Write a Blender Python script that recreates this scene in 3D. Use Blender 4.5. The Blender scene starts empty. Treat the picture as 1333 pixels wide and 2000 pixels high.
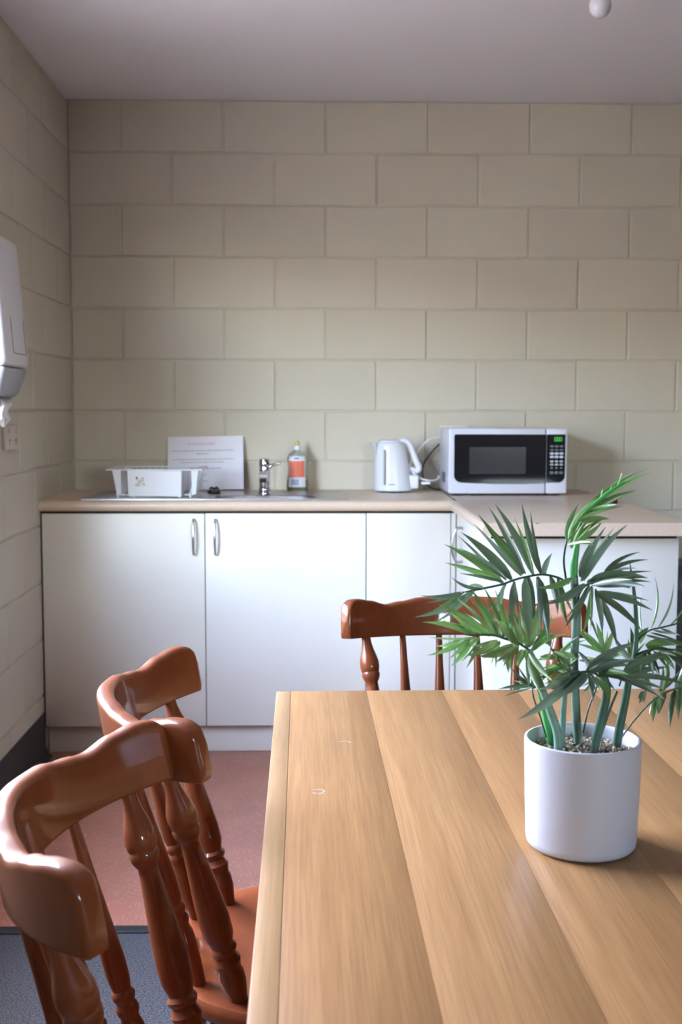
import bpy, bmesh, math, random
from mathutils import Vector, Matrix
random.seed(11)
SC = bpy.context.scene
COL = SC.collection
PI = math.pi
SKY = 16.4                               # sky brightness

# ------------------------------------------------------------------ camera
CAM_H = 1.215
cam_d = bpy.data.cameras.new('camera')
cam = bpy.data.objects.new('camera', cam_d); COL.objects.link(cam)
r = Vector((0.9997, -0.0233, 0.0013)); u = Vector((0.0007, 0.0860, 0.9963)); f = Vector((0.0234, 0.9960, -0.0859))
cam.matrix_world = Matrix(((r.x, u.x, -f.x, 0), (r.y, u.y, -f.y, 0), (r.z, u.z, -f.z, CAM_H), (0, 0, 0, 1)))
cam_d.sensor_fit = 'VERTICAL'; cam_d.sensor_height = 36.0; cam_d.sensor_width = 24.0
cam_d.lens = 2275.0 / 2000.0 * 36.0
cam_d.clip_start = 0.05
cam_d.dof.use_dof = True; cam_d.dof.focus_distance = 1.65; cam_d.dof.aperture_fstop = 9.5
SC.camera = cam

# ------------------------------------------------------------------ world, window light, exposure
world = bpy.data.worlds.new('world'); SC.world = world; world.use_nodes = True
wn = world.node_tree.nodes; wl = world.node_tree.links
sky = wn.new('ShaderNodeTexSky'); sky.sky_type = 'NISHITA'; sky.sun_disc = False; sky.sun_elevation = math.radians(50); sky.sun_rotation = math.radians(0)
sky.dust_density = 2.6; sky.air_density = 1.0; sky.ozone_density = 1.0
tint = wn.new('ShaderNodeVectorMath'); tint.operation = 'MULTIPLY'; tint.inputs[1].default_value = (1.03, .94, .895)   # white balance
wl.new(sky.outputs[0], tint.inputs[0]); wl.new(tint.outputs[0], wn['Background'].inputs[0]); wn['Background'].inputs[1].default_value = SKY
XL, YB, XR, YF, ZC = -0.9533, 4.6457, 5.6, -3.4, 2.4176
WIN1 = (1.38, 3.06, 0.85, 2.02)        # left wall by the kitchen: y0, y1, z0, z1
WIN2 = (1.65, 2.7, 1.2, 2.08)          # wall behind the camera: x0, x1, z0, z1
def portal(loc, rot, sx, sy):           # guides daylight sampling through a window opening, gives off nothing itself
    d = bpy.data.lights.new('window_portal', 'AREA'); d.shape = 'RECTANGLE'; d.size = sx; d.size_y = sy; d.cycles.is_portal = True
    o = bpy.data.objects.new('window_portal', d); COL.objects.link(o); o.location = loc; o.rotation_euler = rot
for w_ in (WIN1,): portal((XL - 0.15, (w_[0] + w_[1]) / 2, (w_[2] + w_[3]) / 2), (0, -PI / 2, 0), w_[3] - w_[2], w_[1] - w_[0])
portal(((WIN2[0] + WIN2[1]) / 2, YF - 0.15, (WIN2[2] + WIN2[3]) / 2), (PI / 2, 0, 0), WIN2[1] - WIN2[0], WIN2[3] - WIN2[2])
vs = SC.view_settings
vs.view_transform = 'Standard'; vs.look = 'None'; vs.exposure = 0.0; vs.gamma = 1.0; vs.use_curve_mapping = False
SC.cycles.use_denoising = True

# ------------------------------------------------------------------ materials
def mat(name, col, rough=0.5, metal=0.0, coat=0.0, spec=0.5, var=None, bump=None, emit=None, objcol=False, trans=0.0, ior=1.45, alpha=1.0, sub=0.0, croughness=0.1):
    """var = (scale, amount, (sx,sy,sz)) brightness noise, bump = (scale, strength)"""
    m = bpy.data.materials.new(name); m.use_nodes = True
    n, l = m.node_tree.nodes, m.node_tree.links; b = n['Principled BSDF']
    b.inputs['Base Color'].default_value = (*col, 1); b.inputs['Roughness'].default_value = rough
    b.inputs['Metallic'].default_value = metal; b.inputs['Coat Weight'].default_value = coat; b.inputs['Coat Roughness'].default_value = croughness
    b.inputs['Specular IOR Level'].default_value = spec; b.inputs['IOR'].default_value = ior
    b.inputs['Transmission Weight'].default_value = trans; b.inputs['Alpha'].default_value = alpha
    if sub: b.inputs['Subsurface Weight'].default_value = sub; b.inputs['Subsurface Radius'].default_value = (.01, .01, .01)
    if emit: b.inputs['Emission Color'].default_value = (*emit[0], 1); b.inputs['Emission Strength'].default_value = emit[1]
    src = None
    if var or bump: tc = n.new('ShaderNodeTexCoord')
    if var:
        mp = n.new('ShaderNodeMapping'); l.new(tc.outputs['Object'], mp.inputs[0]); mp.inputs['Scale'].default_value = var[2]
        nz = n.new('ShaderNodeTexNoise'); l.new(mp.outputs[0], nz.inputs[0]); nz.inputs['Scale'].default_value = var[0]; nz.inputs['Detail'].default_value = 4
        mr = n.new('ShaderNodeMapRange'); l.new(nz.outputs[0], mr.inputs[0]); mr.inputs[1].default_value = .25; mr.inputs[2].default_value = .75
        mr.inputs[3].default_value = 1 - var[1]; mr.inputs[4].default_value = 1 + var[1]
        mx = n.new('ShaderNodeVectorMath'); mx.operation = 'SCALE'; mx.inputs[0].default_value = col; l.new(mr.outputs[0], mx.inputs['Scale']); src = mx.outputs[0]
    if objcol:
        oi = n.new('ShaderNodeObjectInfo'); mm = n.new('ShaderNodeVectorMath'); mm.operation = 'MULTIPLY'
        if src: l.new(src, mm.inputs[0])
        else: mm.inputs[0].default_value = col
        l.new(oi.outputs['Color'], mm.inputs[1]); src = mm.outputs[0]
    if src: l.new(src, b.inputs['Base Color'])
    if bump:
        nb = n.new('ShaderNodeTexNoise'); l.new(tc.outputs['Object'], nb.inputs[0]); nb.inputs['Scale'].default_value = bump[0]; nb.inputs['Detail'].default_value = 3
        bp = n.new('ShaderNodeBump'); bp.inputs['Strength'].default_value = bump[1]; bp.inputs['Distance'].default_value = .002
        l.new(nb.outputs[0], bp.inputs['Height']); l.new(bp.outputs[0], b.inputs['Normal'])
    return m
def wood(name, cols, rough, coat, scale, axis_scale, seams=False, coat_rough=.12, spec=.5, pores=.82):
    m = bpy.data.materials.new(name); m.use_nodes = True
    n, l = m.node_tree.nodes, m.node_tree.links; b = n['Principled BSDF']
    tc = n.new('ShaderNodeTexCoord'); mp = n.new('ShaderNodeMapping'); l.new(tc.outputs['Object'], mp.inputs[0]); mp.inputs['Scale'].default_value = axis_scale
    oi = n.new('ShaderNodeObjectInfo')
    ad = n.new('ShaderNodeVectorMath'); ad.operation = 'MULTIPLY_ADD'; l.new(oi.outputs['Color'], ad.inputs[0]); ad.inputs[1].default_value = (17, 23, 9); l.new(mp.outputs[0], ad.inputs[2])
    n1 = n.new('ShaderNodeTexNoise'); l.new(ad.outputs[0], n1.inputs[0]); n1.inputs['Scale'].default_value = scale; n1.inputs['Detail'].default_value = 6; n1.inputs['Roughness'].default_value = .62; n1.inputs['Distortion'].default_value = .4
    cr = n.new('ShaderNodeValToRGB'); l.new(n1.outputs[0], cr.inputs[0])
    cr.color_ramp.elements[0].position = .28; cr.color_ramp.elements[0].color = (*cols[0], 1)
    cr.color_ramp.elements[1].position = .72; cr.color_ramp.elements[1].color = (*cols[1], 1)
    mm = n.new('ShaderNodeVectorMath'); mm.operation = 'MULTIPLY'; l.new(cr.outputs[0], mm.inputs[0]); l.new(oi.outputs['Color'], mm.inputs[1])
    # fine pores along the grain
    mp2 = n.new('ShaderNodeMapping'); l.new(ad.outputs[0], mp2.inputs[0]); mp2.inputs['Scale'].default_value = (1, 1, 1)
    n2 = n.new('ShaderNodeTexNoise'); l.new(mp2.outputs[0], n2.inputs[0]); n2.inputs['Scale'].default_value = scale * 7; n2.inputs['Detail'].default_value = 2
    mr = n.new('ShaderNodeMapRange'); l.new(n2.outputs[0], mr.inputs[0]); mr.inputs[1].default_value = .3; mr.inputs[2].default_value = .62; mr.inputs[3].default_value = pores; mr.inputs[4].default_value = 1.04
    sc = n.new('ShaderNodeVectorMath'); sc.operation = 'SCALE'; l.new(mm.outputs[0], sc.inputs[0]); l.new(mr.outputs[0], sc.inputs['Scale'])
    l.new(sc.outputs[0], b.inputs['Base Color'])
    b.inputs['Roughness'].default_value = rough; b.inputs['Coat Weight'].default_value = coat; b.inputs['Coat Roughness'].default_value = coat_rough
    b.inputs['Specular IOR Level'].default_value = spec
    bp = n.new('ShaderNodeBump'); bp.inputs['Strength'].default_value = .08; bp.inputs['Distance'].default_value = .001
    l.new(n2.outputs[0], bp.inputs['Height']); l.new(bp.outputs[0], b.inputs['Normal'])
    return m
def flecked(name, base, fleck, scale, thr, rough, fine=None):
    m = bpy.data.materials.new(name); m.use_nodes = True
    n, l = m.node_tree.nodes, m.node_tree.links; b = n['Principled BSDF']
    tc = n.new('ShaderNodeTexCoord')
    vo = n.new('ShaderNodeTexVoronoi'); l.new(tc.outputs['Object'], vo.inputs[0]); vo.inputs['Scale'].default_value = scale
    lt = n.new('ShaderNodeMath'); lt.operation = 'LESS_THAN'; l.new(vo.outputs['Distance'], lt.inputs[0]); lt.inputs[1].default_value = thr
    # only some cells carry a fleck
    sp = n.new('ShaderNodeSeparateColor'); l.new(vo.outputs['Color'], sp.inputs[0])
    gt = n.new('ShaderNodeMath'); gt.operation = 'GREATER_THAN'; l.new(sp.outputs[0], gt.inputs[0]); gt.inputs[1].default_value = .45
    an = n.new('ShaderNodeMath'); an.operation = 'MULTIPLY'; l.new(lt.outputs[0], an.inputs[0]); l.new(gt.outputs[0], an.inputs[1])
    nz = n.new('ShaderNodeTexNoise'); l.new(tc.outputs['Object'], nz.inputs[0]); nz.inputs['Scale'].default_value = fine or 6; nz.inputs['Detail'].default_value = 5
    mr = n.new('ShaderNodeMapRange'); l.new(nz.outputs[0], mr.inputs[0]); mr.inputs[3].default_value = .8; mr.inputs[4].default_value = 1.2
    sc = n.new('ShaderNodeVectorMath'); sc.operation = 'SCALE'; sc.inputs[0].default_value = base; l.new(mr.outputs[0], sc.inputs['Scale'])
    mx = n.new('ShaderNodeMix'); mx.data_type = 'RGBA'; l.new(an.outputs[0], mx.inputs['Factor']); l.new(sc.outputs[0], mx.inputs['A']); mx.inputs['B'].default_value = (*fleck, 1)
    l.new(mx.outputs['Result'], b.inputs['Base Color']); b.inputs['Roughness'].default_value = rough
    return m
def pane_mat():
    m = bpy.data.materials.new('window_glass'); m.use_nodes = True
    n, l = m.node_tree.nodes, m.node_tree.links; n.remove(n['Principled BSDF'])
    t = n.new('ShaderNodeBsdfTransparent'); g = n.new('ShaderNodeBsdfGlossy'); g.inputs['Roughness'].default_value = .02
    mx = n.new('ShaderNodeMixShader'); mx.inputs[0].default_value = .06
    l.new(t.outputs[0], mx.inputs[1]); l.new(g.outputs[0], mx.inputs[2]); l.new(mx.outputs[0], n['Material Output'].inputs[0])
    return m
M = {}
M['paint'] = mat('cream_block_paint', (.56, .51, .405), .55, var=(3.5, .03, (1, 1, 1)), bump=(170, .35), objcol=True)
M['ceiling'] = mat('white_ceiling_paint', (.86, .835, .86), .8, bump=(220, .2))
M['plain_wall'] = mat('cream_wall_paint', (.56, .51, .405), .6)
M['vinyl'] = flecked('red_brown_flecked_vinyl', (.35, .135, .09), (.66, .42, .30), 150, .22, .38)
M['carpet'] = mat('charcoal_carpet', (.078, .078, .082), .95, spec=.1, var=(260, .95, (1, 1, 1)), bump=(500, 1.0))
M['rubber'] = mat('black_rubber', (.016, .018, .018), .45)
M['laminate'] = mat('cream_laminate', (.745, .69, .59), .38, var=(2, .015, (1, 1, 1)))
M['carcass'] = mat('white_carcass', (.78, .75, .70), .5)
M['counter'] = mat('beige_laminate_counter', (.60, .465, .34), .32, var=(160, .07, (1, 1, 1)))
M['counter_edge'] = mat('beige_counter_edge', (.63, .485, .38), .45, var=(120, .06, (1, 1, 1)))
M['gap'] = mat('dark_gap', (.03, .025, .02), .8)  # near-black colour for shade in door gaps and under worktop; also chips, slots
M['steel'] = mat('stainless_steel', (.46, .45, .45), .30, metal=1.0, var=(60, .06, (1, 12, 1)))
M['chrome'] = mat('chrome', (.62, .64, .68), .08, metal=1.0)
M['satin'] = mat('satin_nickel', (.52, .52, .53), .28, metal=1.0)
M['white_plastic'] = mat('white_plastic', (.70, .70, .73), .3, coat=.1)
M['mw_white'] = mat('white_enamel', (.62, .62, .68), .3, coat=.2)
M['grey_plastic'] = mat('grey_translucent_plastic', (.36, .38, .41), .25)
M['dark_plastic'] = mat('dark_plastic', (.025, .025, .028), .35)
M['black_glass'] = mat('black_glass', (.006, .006, .009), .06, spec=.5)
M['window_mesh'] = mat('oven_window', (.022, .025, .03), .12)
M['key'] = mat('pale_key_print', (.42, .44, .48), .4)
M['key_dim'] = mat('dim_key_print', (.10, .11, .115), .4)
M['green_led'] = mat('green_led', (.05, .5, .06), .4, emit=((.10, 1.0, .08), .55))
M['paper'] = mat('laminated_paper', (.78, .78, .86), .18, coat=.5)
M['tissue'] = mat('tissue_paper', (.85, .85, .86), .9, spec=.1)
M['ink'] = mat('dark_ink', (.16, .16, .22), .6)
M['pink_ink'] = mat('pink_ink', (.62, .20, .34), .6)
M['cord_white'] = mat('white_cord', (.78, .77, .74), .4)
M['cord_black'] = mat('black_cord', (.012, .012, .014), .4)
M['plate'] = mat('beige_plate', (.58, .50, .42), .45)
M['plate_pale'] = mat('cream_plate', (.68, .64, .56), .45)
M['chair'] = wood('red_brown_lacquered_wood', ((.138, .0325, .0088), (.198, .0505, .0138)), .5, .6, 7, (1, 1, .35), coat_rough=.07, spec=.15, pores=.93)
M['table'] = wood('honey_oak_veneer', ((.262, .134, .050), (.338, .188, .078)), .42, .0, 60, (1.0, .022, 1.0), spec=.3, pores=.80)
M['table_edge'] = wood('pale_table_edge', ((.31, .185, .085), (.375, .24, .118)), .45, .0, 60, (1, .022, 1), spec=.3, pores=.88)
M['pot'] = mat('matte_white_ceramic', (.52, .51, .545), .42, coat=.08)
M['stone'] = mat('pale_gravel', (.42, .35, .26), .7, objcol=False, var=(160, .75, (1, 1, 1)))
M['soil'] = mat('dark_soil', (.10, .085, .06), .9)
M['leaf_teal'] = mat('teal_green_leaf', (.135, .185, .120), .30, var=(14, .3, (1, 1, 1)), objcol=True, spec=.8)
def leafy(m):
    n, l = m.node_tree.nodes, m.node_tree.links; b = n['Principled BSDF']
    t = n.new('ShaderNodeBsdfTranslucent'); l.new(b.inputs['Base Color'].links[0].from_socket, t.inputs[0])
    mx = n.new('ShaderNodeMixShader'); mx.inputs[0].default_value = .28
    l.new(b.outputs[0], mx.inputs[1]); l.new(t.outputs[0], mx.inputs[2]); l.new(mx.outputs[0], n['Material Output'].inputs[0])
leafy(M['leaf_teal'])
M['stem_teal'] = mat('teal_stem', (.15, .265, .20), .45, var=(24, .45, (1, 1, 1)))
M['stem_dark'] = mat('dark_teal_stem', (.045, .115, .075), .45, var=(24, .5, (1, 1, 1)))
M['stem_bright'] = mat('bright_green_stem', (.075, .36, .10), .4, var=(24, .3, (1, 1, 1)))
M['petiole'] = mat('dark_petiole', (.035, .07, .035), .5)
M['bulb'] = mat('opal_glass', (.80, .80, .86), .12, coat=.6)
M['maroon'] = mat('maroon_enamel', (.055, .006, .016), .3)
M['bin'] = mat('charcoal_bin_plastic', (.06, .066, .075), .5)
M['frame'] = mat('white_window_frame', (.8, .8, .8), .4)
M['pane'] = pane_mat()
M['clear'] = mat('clear_bottle_plastic', (.80, .84, .78), .06, trans=.9, ior=1.25)
M['liquid'] = mat('yellow_green_detergent', (.50, .46, .10), .1, trans=.6, ior=1.3)
M['label_white'] = mat('white_label', (.72, .72, .76), .4)
M['label_red'] = mat('coral_label', (.74, .17, .10), .4)
M['label_blue'] = mat('blue_print', (.10, .20, .45), .4)
M['cap_yellow'] = mat('yellow_cap', (.60, .50, .10), .4)

# ------------------------------------------------------------------ mesh helpers
class MB:
    def __init__(s): s.v = []; s.f = []
    def add(s, vs_, fs_):
        b = len(s.v); s.v += [tuple(q) for q in vs_]; s.f += [tuple(i + b for i in q) for q in fs_]; return s
    def box(s, x0, x1, y0, y1, z0, z1):
        return s.add([(x0, y0, z0), (x1, y0, z0), (x1, y1, z0), (x0, y1, z0), (x0, y0, z1), (x1, y0, z1), (x1, y1, z1), (x0, y1, z1)],
                     [(3, 2, 1, 0), (4, 5, 6, 7), (0, 1, 5, 4), (1, 2, 6, 5), (2, 3, 7, 6), (3, 0, 4, 7)])
    def rbox(s, x0, x1, y0, y1, z0, z1, bev=.003, seg=2, mtx=None):
        bm = bmesh.new(); bmesh.ops.create_cube(bm, size=1)
        for q in bm.verts: q.co = Vector(((x0 + x1) / 2 + q.co.x * (x1 - x0), (y0 + y1) / 2 + q.co.y * (y1 - y0), (z0 + z1) / 2 + q.co.z * (z1 - z0)))
        bmesh.ops.bevel(bm, geom=bm.edges[:], offset=bev, segments=seg, affect='EDGES', profile=.5)
        return s.bm(bm, mtx)
    def bm(s, bm, mtx=None):
        if mtx: bmesh.ops.transform(bm, matrix=mtx, verts=bm.verts)
        bm.verts.index_update()
        s.add([q.co[:] for q in bm.verts], [[q.index for q in fc.verts] for fc in bm.faces]); bm.free(); return s
    def rings(s, rings, cap0=True, cap1=True, closed=True):
        n = len(rings[0]); b = len(s.v)
        for rg in rings: s.v += [tuple(q) for q in rg]
        for i in range(len(rings) - 1):
            for j in range(n if closed else n - 1):
                k = (j + 1) % n
                s.f.append((b + i * n + j, b + i * n + k, b + (i + 1) * n + k, b + (i + 1) * n + j))
        if cap0: s.f.append(tuple(b + j for j in reversed(range(n))))
        if cap1: s.f.append(tuple(b + (len(rings) - 1) * n + j for j in range(n)))
        return s
    def lathe(s, prof, n=24, c=(0, 0, 0), mtx=None, cap0=True, cap1=True):
        rg = []
        for rr, z in prof:
            ring = [Vector((c[0] + rr * math.cos(2 * PI * j / n), c[1] + rr * math.sin(2 * PI * j / n), c[2] + z)) for j in range(n)]
            rg.append([mtx @ q for q in ring] if mtx else ring)
        return s.rings(rg, cap0, cap1)
    def turned(s, a, b, prof, n=20):
        """lathe from a to b; prof = [(t, radius)]"""
        a = Vector(a); b = Vector(b); d = b - a; L = d.length
        m = Matrix.Translation(a) @ d.to_track_quat('Z', 'Y').to_matrix().to_4x4()
        return s.lathe([(rr, t * L) for t, rr in prof], n, mtx=m)
    def tube(s, pts, rad, n=8, sub=5, flat=None):
        pts = [Vector(q) for q in pts]; rads = rad if isinstance(rad, (list, tuple)) else [rad] * len(pts)
        P_, R_ = [], []
        for i in range(len(pts) - 1):
            p0 = pts[max(i - 1, 0)]; p1 = pts[i]; p2 = pts[i + 1]; p3 = pts[min(i + 2, len(pts) - 1)]
            for k in range(sub):
                t = k / sub
                P_.append(.5 * ((2 * p1) + (p2 - p0) * t + (2 * p0 - 5 * p1 + 4 * p2 - p3) * t * t + (3 * p1 - p0 - 3 * p2 + p3) * t ** 3)); R_.append(rads[i] * (1 - t) + rads[i + 1] * t)
        P_.append(pts[-1]); R_.append(rads[-1])
        rg = []; up = Vector((0, 0, 1)) if flat is None else Vector(flat[1])
        tg0 = (P_[1] - P_[0]).normalized()
        if abs(tg0.dot(up)) > .95 and flat is None: up = Vector((1, 0, 0))
        sx = tg0.cross(up).normalized()
        for i, q in enumerate(P_):
            tg = (P_[min(i + 1, len(P_) - 1)] - P_[max(i - 1, 0)]).normalized()
            sx = (sx - tg * sx.dot(tg)).normalized(); sy = sx.cross(tg).normalized()
            k = flat[0] if flat else 1
            rg.append([q + sx * R_[i] * math.cos(2 * PI * j / n) + sy * R_[i] * k * math.sin(2 * PI * j / n) for j in range(n)])
        return s.rings(rg)
    def prism(s, outline, y0, y1):
        """outline (x,z) polygon extruded along y"""
        n = len(outline)
        return s.rings([[(x, y0, z) for x, z in outline], [(x, y1, z) for x, z in outline]])
def obj(name, mb, material, parent=None, smooth=40, kind=None, color=None):
    me = bpy.data.meshes.new(name); me.from_pydata(mb.v, [], mb.f); me.validate(verbose=False)
    bm = bmesh.new(); bm.from_mesh(me); bmesh.ops.recalc_face_normals(bm, faces=bm.faces[:]); bm.to_mesh(me); bm.free()
    if material: me.materials.append(M[material] if isinstance(material, str) else material)
    if smooth:
        me.shade_smooth(); me.set_sharp_from_angle(angle=math.radians(smooth))
    o = bpy.data.objects.new(name, me); COL.objects.link(o)
    if parent: o.parent = parent
    if kind: o['kind'] = kind
    if color: o.color = (*color, 1)
    return o
def thing(name, label, cat, loc=(0, 0, 0), rotz=0, group=None):
    o = bpy.data.objects.new(name, None); COL.objects.link(o); o.location = loc; o.rotation_euler = (0, 0, rotz)
    o.empty_display_size = .05
    o['label'] = label; o['category'] = cat
    if group: o['group'] = group
    return o
def tag(o, label, cat, group=None):
    o['label'] = label; o['category'] = cat
    if group: o['group'] = group
    return o
def struct(o, label, cat):
    o['kind'] = 'structure'; o['label'] = label; o['category'] = cat; return o
def child_local(o):
    """keep world-space built mesh under an Empty that has a location"""
    p = o.parent
    m = Matrix.LocRotScale(p.location, p.rotation_euler, None).inverted()
    o.data.transform(m); return o
def rect_outline(x0, x1, z0, z1, rad, n=6):
    """rad = (bl, br, tr, tl)"""
    out = []
    for (cx, cz, a0, rr) in ((x0 + rad[0], z0 + rad[0], PI, rad[0]), (x1 - rad[1], z0 + rad[1], 1.5 * PI, rad[1]), (x1 - rad[2], z1 - rad[2], 0, rad[2]), (x0 + rad[3], z1 - rad[3], .5 * PI, rad[3])):
        if rr < 1e-6: out.append((cx, cz)); continue
        for k in range(n + 1):
            a = a0 + k / n * PI / 2; out.append((cx + rr * math.cos(a), cz + rr * math.sin(a)))
    return out

# ------------------------------------------------------------------ room shell
REC = .0045                                                    # mortar joint recess
T = .14
mb = MB().box(XL - .3, XR + .3, 2.665, YB + .2, -.1, 0); floor = struct(obj('floor', mb, 'vinyl', smooth=0), 'red brown flecked vinyl floor in front of cream cabinets', 'floor')
mb = MB().box(XL - .3, XR + .3, YF - .2, 2.64, -.1, 0); o = obj('floor', mb, 'carpet', smooth=0); struct(o, 'charcoal grey carpet floor under dining table', 'carpet')
mb = MB().rbox(XL, XR, 2.635, 2.672, -.02, .004, .002); struct(obj('trim_1', mb, 'rubber'), 'black edging strip between carpet and red brown vinyl', 'floor trim')
mb = MB().box(XL - .3, XR + .3, YF - .2, YB + .2, ZC, ZC + .1); struct(obj('ceiling', mb, 'ceiling', smooth=0), 'plain off white painted ceiling', 'ceiling')
wall_back = struct(obj('wall_back', MB().box(XL - .2, XR + .2, YB + REC, YB + T, 0, ZC), 'paint', smooth=0), 'cream painted concrete block wall behind sink and microwave', 'wall')
mb = MB()
for b in ((YF, WIN1[0], 0, ZC), (WIN1[1], YB + T, 0, ZC), (WIN1[0], WIN1[1], 0, WIN1[2]), (WIN1[0], WIN1[1], WIN1[3], ZC)): mb.box(XL - T, XL - REC, b[0], b[1], b[2], b[3])
wall_left = struct(obj('wall_left', mb, 'paint', smooth=0), 'cream painted concrete block wall on left with towel dispenser', 'wall')
mb = MB().box(XR, XR + T, YF, YB + T, 0, ZC); M['dark_wall'] = mat('dark_unseen_wall', (.16, .12, .09), .6); struct(obj('wall_right', mb, 'dark_wall', smooth=0), 'unseen right wall, coloured dark to cut reflections and bounce', 'wall')  # unseen wall made dark so chair rails reflect dark and bounce drops
x0, x1, z0, z1 = WIN2
mb = MB()
for b in ((XL - T, x0, 0, ZC), (x1, XR + T, 0, ZC), (x0, x1, 0, z0), (x0, x1, z1, ZC)): mb.box(b[0], b[1], YF - T, YF, b[2], b[3])
struct(obj('wall_front', mb, 'plain_wall', smooth=0), 'cream painted wall behind the camera', 'wall')

mb = MB().box(-9, -5.2, -6, 12, -.2, 2.6); struct(obj('wall_sky_blocker', mb, 'plain_wall', smooth=0), 'unseen wall added outside the left window to block low sky light', 'wall')  # added out of view to cut off low sky light on the back wall
M['paving'] = mat('pale_bounce_ground', (.26, .25, .235), .8, var=(8, .1, (1, 1, 1)))  # ground added out of view, its tone set to brighten the ceiling
mb = MB().box(-5.2, XL - T, -6, 12, -.2, -.08); struct(obj('floor_light_bounce', mb, 'paving', smooth=0), 'unseen pale ground added outside the left window to bounce light up', 'paving')
# concrete blocks, each one a piece of its wall
def block_mesh(w, h):
    b = .0028; hw, hh = w / 2, h / 2; d = .012
    v = [(-hw, d, -hh), (hw, d, -hh), (hw, d, hh), (-hw, d, hh), (-hw, .0024, -hh), (hw, .0024, -hh), (hw, .0024, hh), (-hw, .0024, hh),
         (-hw + b, 0, -hh + b), (hw - b, 0, -hh + b), (hw - b, 0, hh - b), (-hw + b, 0, hh - b)]
    fc = [(8, 9, 10, 11)]
    for j in range(4):
        k = (j + 1) % 4; fc += [(4 + j, 4 + k, 8 + k, 8 + j), (j, k, 4 + k, 4 + j)]
    me = bpy.data.meshes.new('block'); me.from_pydata(v, [], fc); me.materials.append(M['paint']); return me
BM = {}
def put_block(parent, a, b, zb, zt, side):
    w = b - a - .006; h = zt - zb - .006
    if w < .02: return
    key = (round(w, 3), round(h, 3))
    if key not in BM: BM[key] = block_mesh(*key)
    o = bpy.data.objects.new('block', BM[key]); COL.objects.link(o); o.parent = parent
    j = random.uniform(-.0007, .0007)
    if side == 'back': o.location = ((a + b) / 2, YB + j, (zb + zt) / 2); o.rotation_euler = (random.uniform(-.002, .002), 0, random.uniform(-.002, .002))
    else: o.location = (XL + j, (a + b) / 2, (zb + zt) / 2); o.rotation_euler = (0, random.uniform(-.002, .002), PI / 2 + random.uniform(-.002, .002))
    t = random.uniform(.975, 1.02); o.color = (t, t * random.uniform(.99, 1.01), t, 1)
for row in range(12):
    zt = ZC - .2 * row; zb = max(zt - .2, .018)
    x = -0.7517 if row % 2 == 0 else -0.5517
    edges = [XL] + [x + .4 * k for k in range(8)]
    for a, b in zip(edges, edges[1:]): put_block(wall_back, a, b, zb, zt, 'back')
    y = 4.2 if row % 2 == 0 else 4.4
    edges = sorted([YB, WIN1[1] + .045] + [y - .4 * k for k in range(6) if y - .4 * k > WIN1[1] + .07])
    for a, b in zip(edges, edges[1:]): put_block(wall_left, a, b, zb, zt, 'left')
wall_left.color = wall_back.color = (.97, .97, .97, 1)

# skirting, windows
mb = MB()
prof = [(0, 0), (.030, 0), (.012, .012), (.006, .03), (.005, .150), (.002, .157), (0, .157)]
mb.rings([[(XL + a, YF, b) for a, b in prof], [(XL + a, 4.055, b) for a, b in prof]])
struct(obj('baseboard_left', mb, 'rubber'), 'black rubber skirting along the left wall', 'baseboard')
def window(name, label, along, a0, a1, zz0, zz1, pos):
    root = bpy.data.objects.new(name, None); COL.objects.link(root); struct(root, label, 'window')
    if along == 'y': bx = lambda m, p0, p1, q0, q1, d0, d1: m.box(pos + d0, pos + d1, p0, p1, q0, q1)
    else: bx = lambda m, p0, p1, q0, q1, d0, d1: m.box(p0, p1, pos + d0, pos + d1, q0, q1)
    m = MB(); w = .045
    for r4 in ((a0, a0 + w, zz0, zz1), (a1 - w, a1, zz0, zz1), (a0, a1, zz0, zz0 + w), (a0, a1, zz1 - w, zz1), ((a0 + a1) / 2 - .02, (a0 + a1) / 2 + .02, zz0, zz1)): bx(m, *r4, -.03, .03)
    obj('window_frame', m, 'frame', root, smooth=0)
    mid = (a0 + a1) / 2
    for p0, p1 in ((a0 + w, mid - .02), (mid + .02, a1 - w)):
        m = MB(); bx(m, p0, p1, zz0 + w, zz1 - w, -.002, .002); obj('pane', m, 'pane', root, smooth=0)
window('window_1', 'white framed window in the left wall by the kitchen', 'y', *WIN1, XL - .07)
window('window_2', 'white framed window in the wall behind the camera', 'x', *WIN2, YF - .07)

# ------------------------------------------------------------------ cabinets and worktop
ZT = .905; ZU = .868                                          # worktop top and underside
def bow_handle(a, b, out, parent, name='handle', k=1.0):
    a, b, out = Vector(a), Vector(b), Vector(out)
    pts = [a - out * .02, a + out * .55, a.lerp(b, .2) + out * .86, a.lerp(b, .5) + out, a.lerp(b, .8) + out * .86, b + out * .55, b - out * .02]
    return obj(name, MB().tube(pts, [q * k for q in (.0036, .0038, .0046, .0052, .0046, .0038, .0036)], 10, 5), 'satin', parent)
def door(parent, x0, x1, z0, z1, y=4.06):
    return obj('door', MB().rbox(x0, x1, y, y + .018, z0, z1, .0015, 2), 'laminate', parent)
sc_ = thing('sink_cabinet', 'wide cream double door cabinet under the sink', 'cabinet')
mb = MB().box(XL + .006, .1825, 4.081, 4.615, .10, .116); mb.box(XL + .006, .1825, 4.60, 4.615, .116, ZU - .002); mb.box(XL + .006, XL + .022, 4.081, 4.60, .116, ZU - .002); mb.box(.1665, .1825, 4.081, 4.60, .116, ZU - .002); mb.box(XL + .022, .1665, 4.081, 4.097, .78, ZU - .002)
obj('body', mb, 'gap', sc_, smooth=0)
obj('side_panel', MB().box(XL + .002, XL + .0055, 4.062, 4.62, .10, ZU - .002), 'gap', sc_, smooth=0)
d1 = door(sc_, -.9475, -.3825, .104, .8595); d2 = door(sc_, -.3795, .1825, .104, .8595)
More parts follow.
